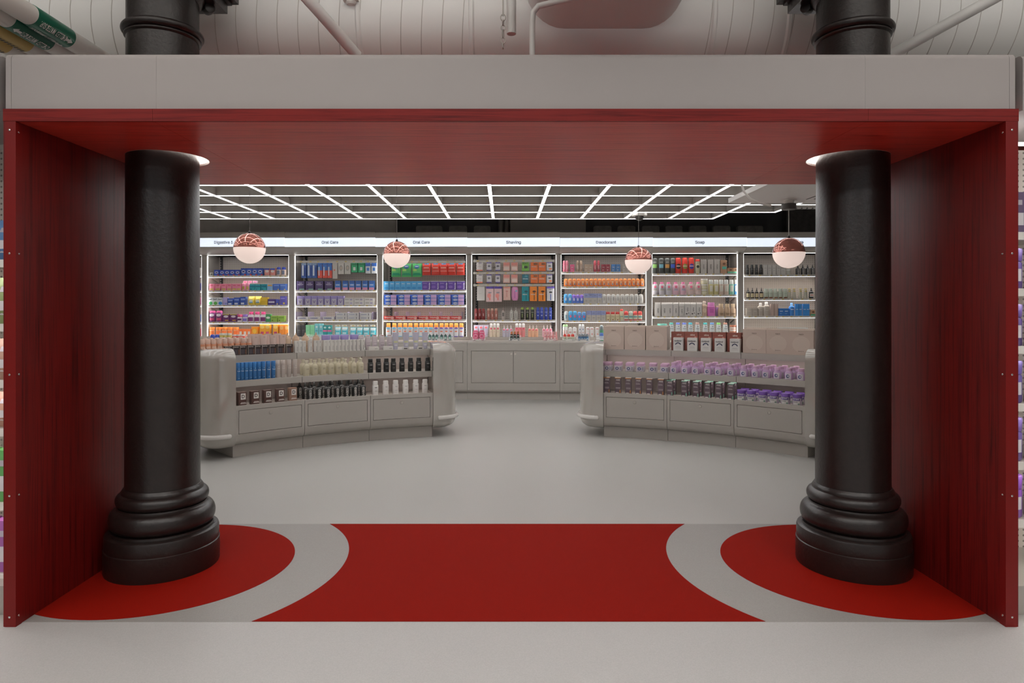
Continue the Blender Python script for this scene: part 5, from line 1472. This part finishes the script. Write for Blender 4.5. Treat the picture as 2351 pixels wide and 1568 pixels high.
# left counter, middle shelf
tn = (('t', 'TONE', 'd8dfe6', .08, .52, .055), ('r', '9ab4cc', .15, .12, .4, .02), ('o', '6f98bc', .1, .64, .3, .07))
crow(-1, 1, 'tonetube', 'skin_tube', 'blue lettered tube', [546, 555, 564.5, 574, 584, 594, 604, 615.4, 627], 10.5, 40, ('2c679f', '2f6ca6'), tn, 'tube', .03)
crow(-1, 1, 'tonetube', 'skin_tube', 'pale grey lettered tube', [637.6, 649.4, 663.6, 677], 10.2, 39.5, ('b3a8a1', 'b8ada6'), (('t', 'TONE', 'd0c8c2', .08, .52, .055), ('o', 'c6bcb6', .1, .64, .3, .07)), 'tube', .05)
cr = (('t', 'SLAM', '5a564e', .1, .45, .04), ('r', '9a947f', .1, .38, .5, .012), ('r', '9a947f', .1, .12, .5, .012))
crow(-1, 1, 'cream_pump', 'cream_bottle', 'cream bottle in front row', [703.2, 722, 741.4, 759.6, 776, 792, 811.8, 828], 13.6, 34.5, ('c2b99f', 'cfc8b2'), cr, 'bottle', .03)
crow(-1, 1, 'cream_pump', 'cream_bottle', 'cream bottle in rear row', [695.5, 713, 732, 749.8, 769, 784.8, 806, 825], 13.4, 34.5, ('c2b99f', 'cfc8b2'), cr, 'bottle', .17)
crow(-1, 1, 'forte', 'lotion_bottle', 'black square shouldered bottle', [850.2, 868.8, 886.8, 903, 922.8, 942.6, 961.2, 981.8], 12.2, 31, ('1b1b1a', '201f1e'), (('t', 'FORTE', 'd8d6d2', .05, .56, .045), ('r', '8a8886', .05, .3, .45, .02)), 'bottle', .04)
# left counter, top shelf
crow(-1, 2, 'box', 'palette_box', 'black palette box with metallic bars', [541.5, 557.2, 575.8, 592, 608, 625.4, 643.8, 663.6], 15.6, 21.5, ('2c2421',), tuple([('r', 'b0a49c', 0, .5, 1, .98), ('r', '2c2421', .02, .49, .92, .94), ('t', 'PAPATUI', 'dcd6d0', -.12, .84, .085)] + [('r', c, x, .34, .09, .5) for x, c in ((-.3, '5c5a66'), (-.1, '6a6470'), (.1, '5c525a'), (.3, '8a5a44'))]), 'box', .02, d=.05)
crow(-1, 2, 'box', 'palette_box', 'black palette box half behind the rounded end', [523], 15.6, 21.5, ('2c2421',), (('r', 'b0a49c', 0, .5, 1, .98), ('r', '2c2421', .02, .49, .92, .94), ('t', 'PAPATUI', 'dcd6d0', -.12, .84, .085)), 'box', .02, d=.05)
am = (('r', 'c9a894', .02, .42, .7, .3), ('r', '9a5a40', .02, .42, .5, .03))
crow(-1, 2, 'tallcap', 'oil_bottle', 'amber oil bottle in front row', [464, 477, 490, 503, 516.5, 530, 544, 558, 571], 13.4, 38, ('b5795a', 'c2a394'), am, 'bottle', .12)
crow(-1, 2, 'tallcap', 'oil_bottle', 'amber oil bottle in rear row', [470.5, 484, 498, 511, 524.5, 538, 552], 13.2, 39, ('b5795a', 'c2a394'), am, 'bottle', .24)
crow(-1, 2, 'tube', 'cream_tube', 'blush cream tube in front row', [585.5, 604.5, 627, 648.6], 17.5, 42, ('c4aca2', 'c9b6ae'), (('o', 'b39a90', .1, .88, .3, .1),), 'tube', .12)
crow(-1, 2, 'tube', 'cream_tube', 'blush cream tube in rear row', [577, 594, 615, 637], 17, 43, ('bfa69c', 'c9b6ae'), (), 'tube', .26)
crow(-1, 2, 'spiky', 'kraft_bottle', 'kraft bottle with spiky cap', [660, 679, 701, 725.4], 15.5, 44, ('b59a82', 'a88a70'), (('r', '8f7660', 0, .3, .6, .02),), 'bottle', .14)
crow(-1, 2, 'box', 'slim_carton', 'slim white carton with tiny print', [679.5, 688.2, 697, 711.4, 724, 732.4, 745.4, 753.6, 762, 770.4, 778.8, 787.4, 796, 804.6, 813.4, 822.4, 832], 8, 26, ('cfccc6',), (('r', '8a8886', .2, .86, .1, .16), ('r', '8a8886', .2, .3, .12, .4), ('r', 'b4b1ab', -.46, .5, .06, 1)), 'box', .03, d=.04)
crow(-1, 2, 'jar', 'ribbed_jar', 'white jar with ribbed lavender lid', [748, 769.6, 790.8, 813], 20, 36, ('c9c5c2', '8f82b4'), tuple(('r', '7d70a2', -.36 + .12 * q, .84, .03, .24) for q in range(7)), 'jar', .13)
crow(-1, 2, 'capped', 'care_bottle', 'pale lilac bottle with red edged cap', [829.4, 844.4, 859.8, 876.4, 894.2], 12.6, 34, ('b9aeb2', 'c9c2c4'), (('r', '9a4a44', 0, .965, .6, .03), ('r', '9a8f96', .05, .48, .6, .03), ('r', '9a8f96', .05, .3, .6, .08)), 'bottle', .1)
crow(-1, 2, 'box', 'sample_box', 'low white box', [857, 890.6], 21.5, 8.2, ('d2cfc9',), (('t', 'FORTE', '5a5854', .25, .4, .18),), 'box', .02, d=.06)
crow(-1, 2, 'tube', 'cream_tube', 'lilac grey tube standing on cap', [908, 932, 954.4, 975.8], 15, 38, ('a9a5b4', 'b2aebe'), (('r', 'b5b48c', 0, .45, .6, .12), ('r', 'c9c6c8', 0, .25, .4, .06)), 'tube', .08)
crow(-1, 2, 'box', 'price_stand', 'clear price stand', [931, 965], 16, 5, ('c9c6c2',), (('r', '4a4846', 0, .5, .5, .5),), 'price stand', .015, d=.02)
# right counter, top shelf
for us, w, h, nm in (([1410.6, 1459.4, 1509.6], 48.6, 53, 'left trio'), ([1736.6, 1791.4, 1845.6], 54.4, 56.5, 'right trio')):
    ht = (('o', 'c3b3a7', 0, .43, .74, .66), ('t', 'Hatch', '6b5d54', 0, .83, .05), ('t', 'Restore', '8d7d72', 0, .155, .045))
    crow(1, 2, 'box', 'arch_carton', f'beige carton with arch print in {nm}', us, w - 1.6, h, ('bba99d',), ht, 'box', .015, d=.16, loc='top shelf of right counter')
    crow(1, 2, 'box', 'arch_carton', f'rear beige carton behind {nm}', [u + (4 if nm[0] == 'l' else 2) for u in us], w * .92, h, ('bfada1',), (), 'box', .21, d=.16)
crow(1, 2, 'box', 'card_pack', 'red patterned card pack', [1557, 1588, 1620, 1652, 1686], 30, 43.5, ('7d463c',), (('r', '8a4e43', 0, .42, .9, .7), ('r', 'b8857a', .3, .5, .12, .5), ('t', 'olive', 'd8ccc4', .1, .84, .08)), 'pack', .1, d=.05)
crow(1, 2, 'box', 'card_pack', 'rear red patterned card pack', [1572, 1604, 1636, 1668, 1702], 30, 43, ('70403a',), (('t', 'olive', 'd8ccc4', .1, .84, .08),), 'pack', .17, d=.05)
nd = (('t', 'nodpod', '2f3038', -.02, .76, .11), ('a', '2e3350', 0, .44, .62, .2), ('r', '8a8886', 0, .3, .5, .02), ('r', 'a9a6a2', 0, .2, .6, .015))
crow(1, 2, 'roundbox' if False else 'box', 'white_carton', 'white carton with dark bead arch', [1558, 1590.2, 1621.6, 1653.6, 1688.8], 22, 30.5, ('d8d6d2',), nd, 'box', .02, d=.07)
# right counter, middle shelf
jl = (('o', '4a527c', -.08, .36, .42, .36), ('o', 'ccc6cc', -.08, .36, .2, .18), ('r', '9a98a4', .32, .36, .2, .4))
crow(1, 1, 'squarejar', 'gummy_jar', 'short lilac lidded jar in front row', [1395.4, 1419, 1445.2, 1470.2, 1499.4, 1525.4], 18.6, 19.5, ('c4bcc2', 'c7a1bd'), jl, 'jar', .02)
crow(1, 1, 'squarejar', 'gummy_jar', 'short lilac lidded jar in rear row', [1398, 1421, 1447.6, 1472.4, 1500.4, 1528.4], 18.6, 19.5, ('c4bcc2', 'c7a1bd'), jl, 'jar', .13)
pl = (('r', 'c6bec6', 0, .28, .98, .5), ('o', '4a527c', -.05, .29, .42, .3), ('o', 'c6bec6', 0, .3, .22, .14))
PB = [1547.6, 1573, 1597.4, 1625.4, 1650, 1679, 1708.4, 1735, 1759.4, 1785.2, 1811.8, 1839.6]
crow(1, 1, 'pill', 'gummy_bottle', 'lilac bottle in front row', PB, 17.4, 25.5, ('b292b6', 'c9a4c2'), pl, 'bottle', .02)
crow(1, 1, 'pill', 'gummy_bottle', 'lilac bottle in second row', [u + 5 for u in PB[:3]] + [u + 9 for u in PB[3:11]], 17.2, 25.5, ('b292b6', 'c9a4c2'), pl, 'bottle', .13)
crow(1, 1, 'pill', 'gummy_bottle', 'lilac bottle in rear row', [u + 11 for u in PB[:3]] + [u + 17 for u in PB[3:11]], 17, 25.5, ('b292b6', 'c9a4c2'), pl, 'bottle', .24)
# right counter, bottom shelf
for us, c, nm in (([1394, 1419.4, 1443, 1466, 1491.4, 1518], 'b57a48', 'orange tipped'), ([1538.6, 1571.8, 1598.6, 1625.4, 1651, 1679], '7fb8a0', 'mint tipped')):
    ag = (('t', 'AGZ', 'd8d2d0', .02, .86, .09), ('r', 'a89a9c', -.1, .7, .6, .02), ('r', 'c9c0c0', -.05, .64, .7, .025), ('r', 'b0a4a6', 0, .38, .75, .03), ('r', 'b0a4a6', 0, .32, .75, .03), ('r', c, .36, .14, .16, .2), ('r', 'd2cccb', -.12, .06, .5, .05), ('r', c, 0, .975, 1, .05))
    crow(1, 0, 'box', 'drink_carton', f'mauve carton {nm}, front row', us, 13.4, 36.5, ('5f5058',), ag, 'box', .05)
    if nm[0] == 'm':
        crow(1, 0, 'box', 'drink_carton', f'mauve carton {nm}, rear row', [u + 7 for u in us], 13.2, 36.5, ('5f5058',), ag, 'box', .17)
nt = (('r', '4c3578', 0, .56, .98, .24), ('t', 'NATROL', 'd2cbdc', 0, .56, .09), ('r', 'c9c6c2', 0, .26, .96, .36), ('r', '6a6668', -.1, .34, .5, .05), ('o', '7f9a8c', .25, .16, .2, .14))
NU = [1702.4, 1725.4, 1752, 1777.6, 1804, 1831]
crow(1, 0, 'jar', 'vitamin_jar', 'violet lidded vitamin jar in front row', NU, 20.5, 26, ('a99dad', '6a4896'), nt, 'jar', .02)
crow(1, 0, 'jar', 'vitamin_jar', 'violet lidded vitamin jar in rear row', [u + 9 for u in NU], 20.5, 26, ('a99dad', '6a4896'), nt, 'jar', .16)

# ------------------------------------------------------------------ shelving either side of the portal, seen as slivers
for s, word in ((-1, 'left'), (1, 'right')):
    xa = -2.40 if s < 0 else 2.46
    b = thing('side_shelving', f'grey shelving run outside the {word} edge of the portal', 'shelving', (xa, 3.3, 0))
    def sb(x0, x1, y0, y1, z0, z1, name, m, parent=None):
        x0, x1 = sorted((s * x0, s * x1))
        return MB().box(x0, x1, y0, y1, z0, z1).build(name, m, parent or b)
    sb(0, 1.3, 0.42, 0.45, 0, 2.4, 'peg_board', M['peg'])
    sb(-.01, 0, 0.0, 0.45, 0, 2.44, 'side_panel', M['fascia'])
    sb(0, 1.3, -.1, 0.42, 0.0, .14, 'base_plinth', M['grey'])
    mb = fascia(0, 1.3, -.2, .45, 2.44, 2.705)
    mb.v = [(s * x, y, z) for x, y, z in mb.v]
    hd = mb.build('header', M['fascia'], b, 30)
    if s > 0:
        sb(.02, .5, -.212, -.201, 2.47, 2.62, 'sign_holder', M['white'])
        sb(0, 1.2, .02, .04, 2.33, 2.345, 'light_strip', M['bay_led'])
    vs = [598, 745, 874, 985, 1155, 1318] if s < 0 else [535, 664, 796, 928, 1062, 1194, 1335]
    cl = ['5f86b4', '8a9a68', 'b08c7c', 'b48a78', '5fa05c', '9a5a9c'] if s < 0 else ['6a5a78', '5f4a86', '58457c', '5a4a84', '6a5590', '7a4a9a', '54488c']
    for j, v in enumerate(vs):
        z = EYE - (v - CY) * 3.3 / F
        if z < .13:
            continue
        sh = sb(.002, 1.28, 0, .42, z - .02, z, 'shelf', M['grey_in'])
        sb(.002, 1.28, -.012, 0, z - .035, z + .004, 'price_rail', M['white'], sh)
        sb(.002, 1.28, .005, .02, z - .03, z - .0205, 'light_strip', M['bay_led'], sh)
        top = EYE - ((vs[j - 1] if j else v - 130) - CY) * 3.3 / F
        hh = min((top - z) * .74, .26)
        for i in range(3):
            kind = 'bag' if s < 0 and j < 4 else 'box' if j in (0, 6) else 'jar' if s > 0 else 'box'
            pr = product(kind, .15, .09, hh, (cl[j], cl[j]), (('r', 'd8d4d8', 0, .35, .7, .3), ('r', 'b4aeb8', 0, .75, .6, .12)))
            put('snack_bag' if kind == 'bag' else 'vitamin_jar' if kind == 'jar' else 'vitamin_box', pr, (xa + s * (.13 + .17 * i), 3.3 + .07, z), 0,
                f'{("near", "middle", "far")[i]} {kind} on {ORD[j]} shelf of {word} side shelving', kind, f'goods on the {word} side shelving')
for k, v in LABELS.items():
    if len(v) > 1:
        print('DUPLICATE LABEL', k, v[:3])
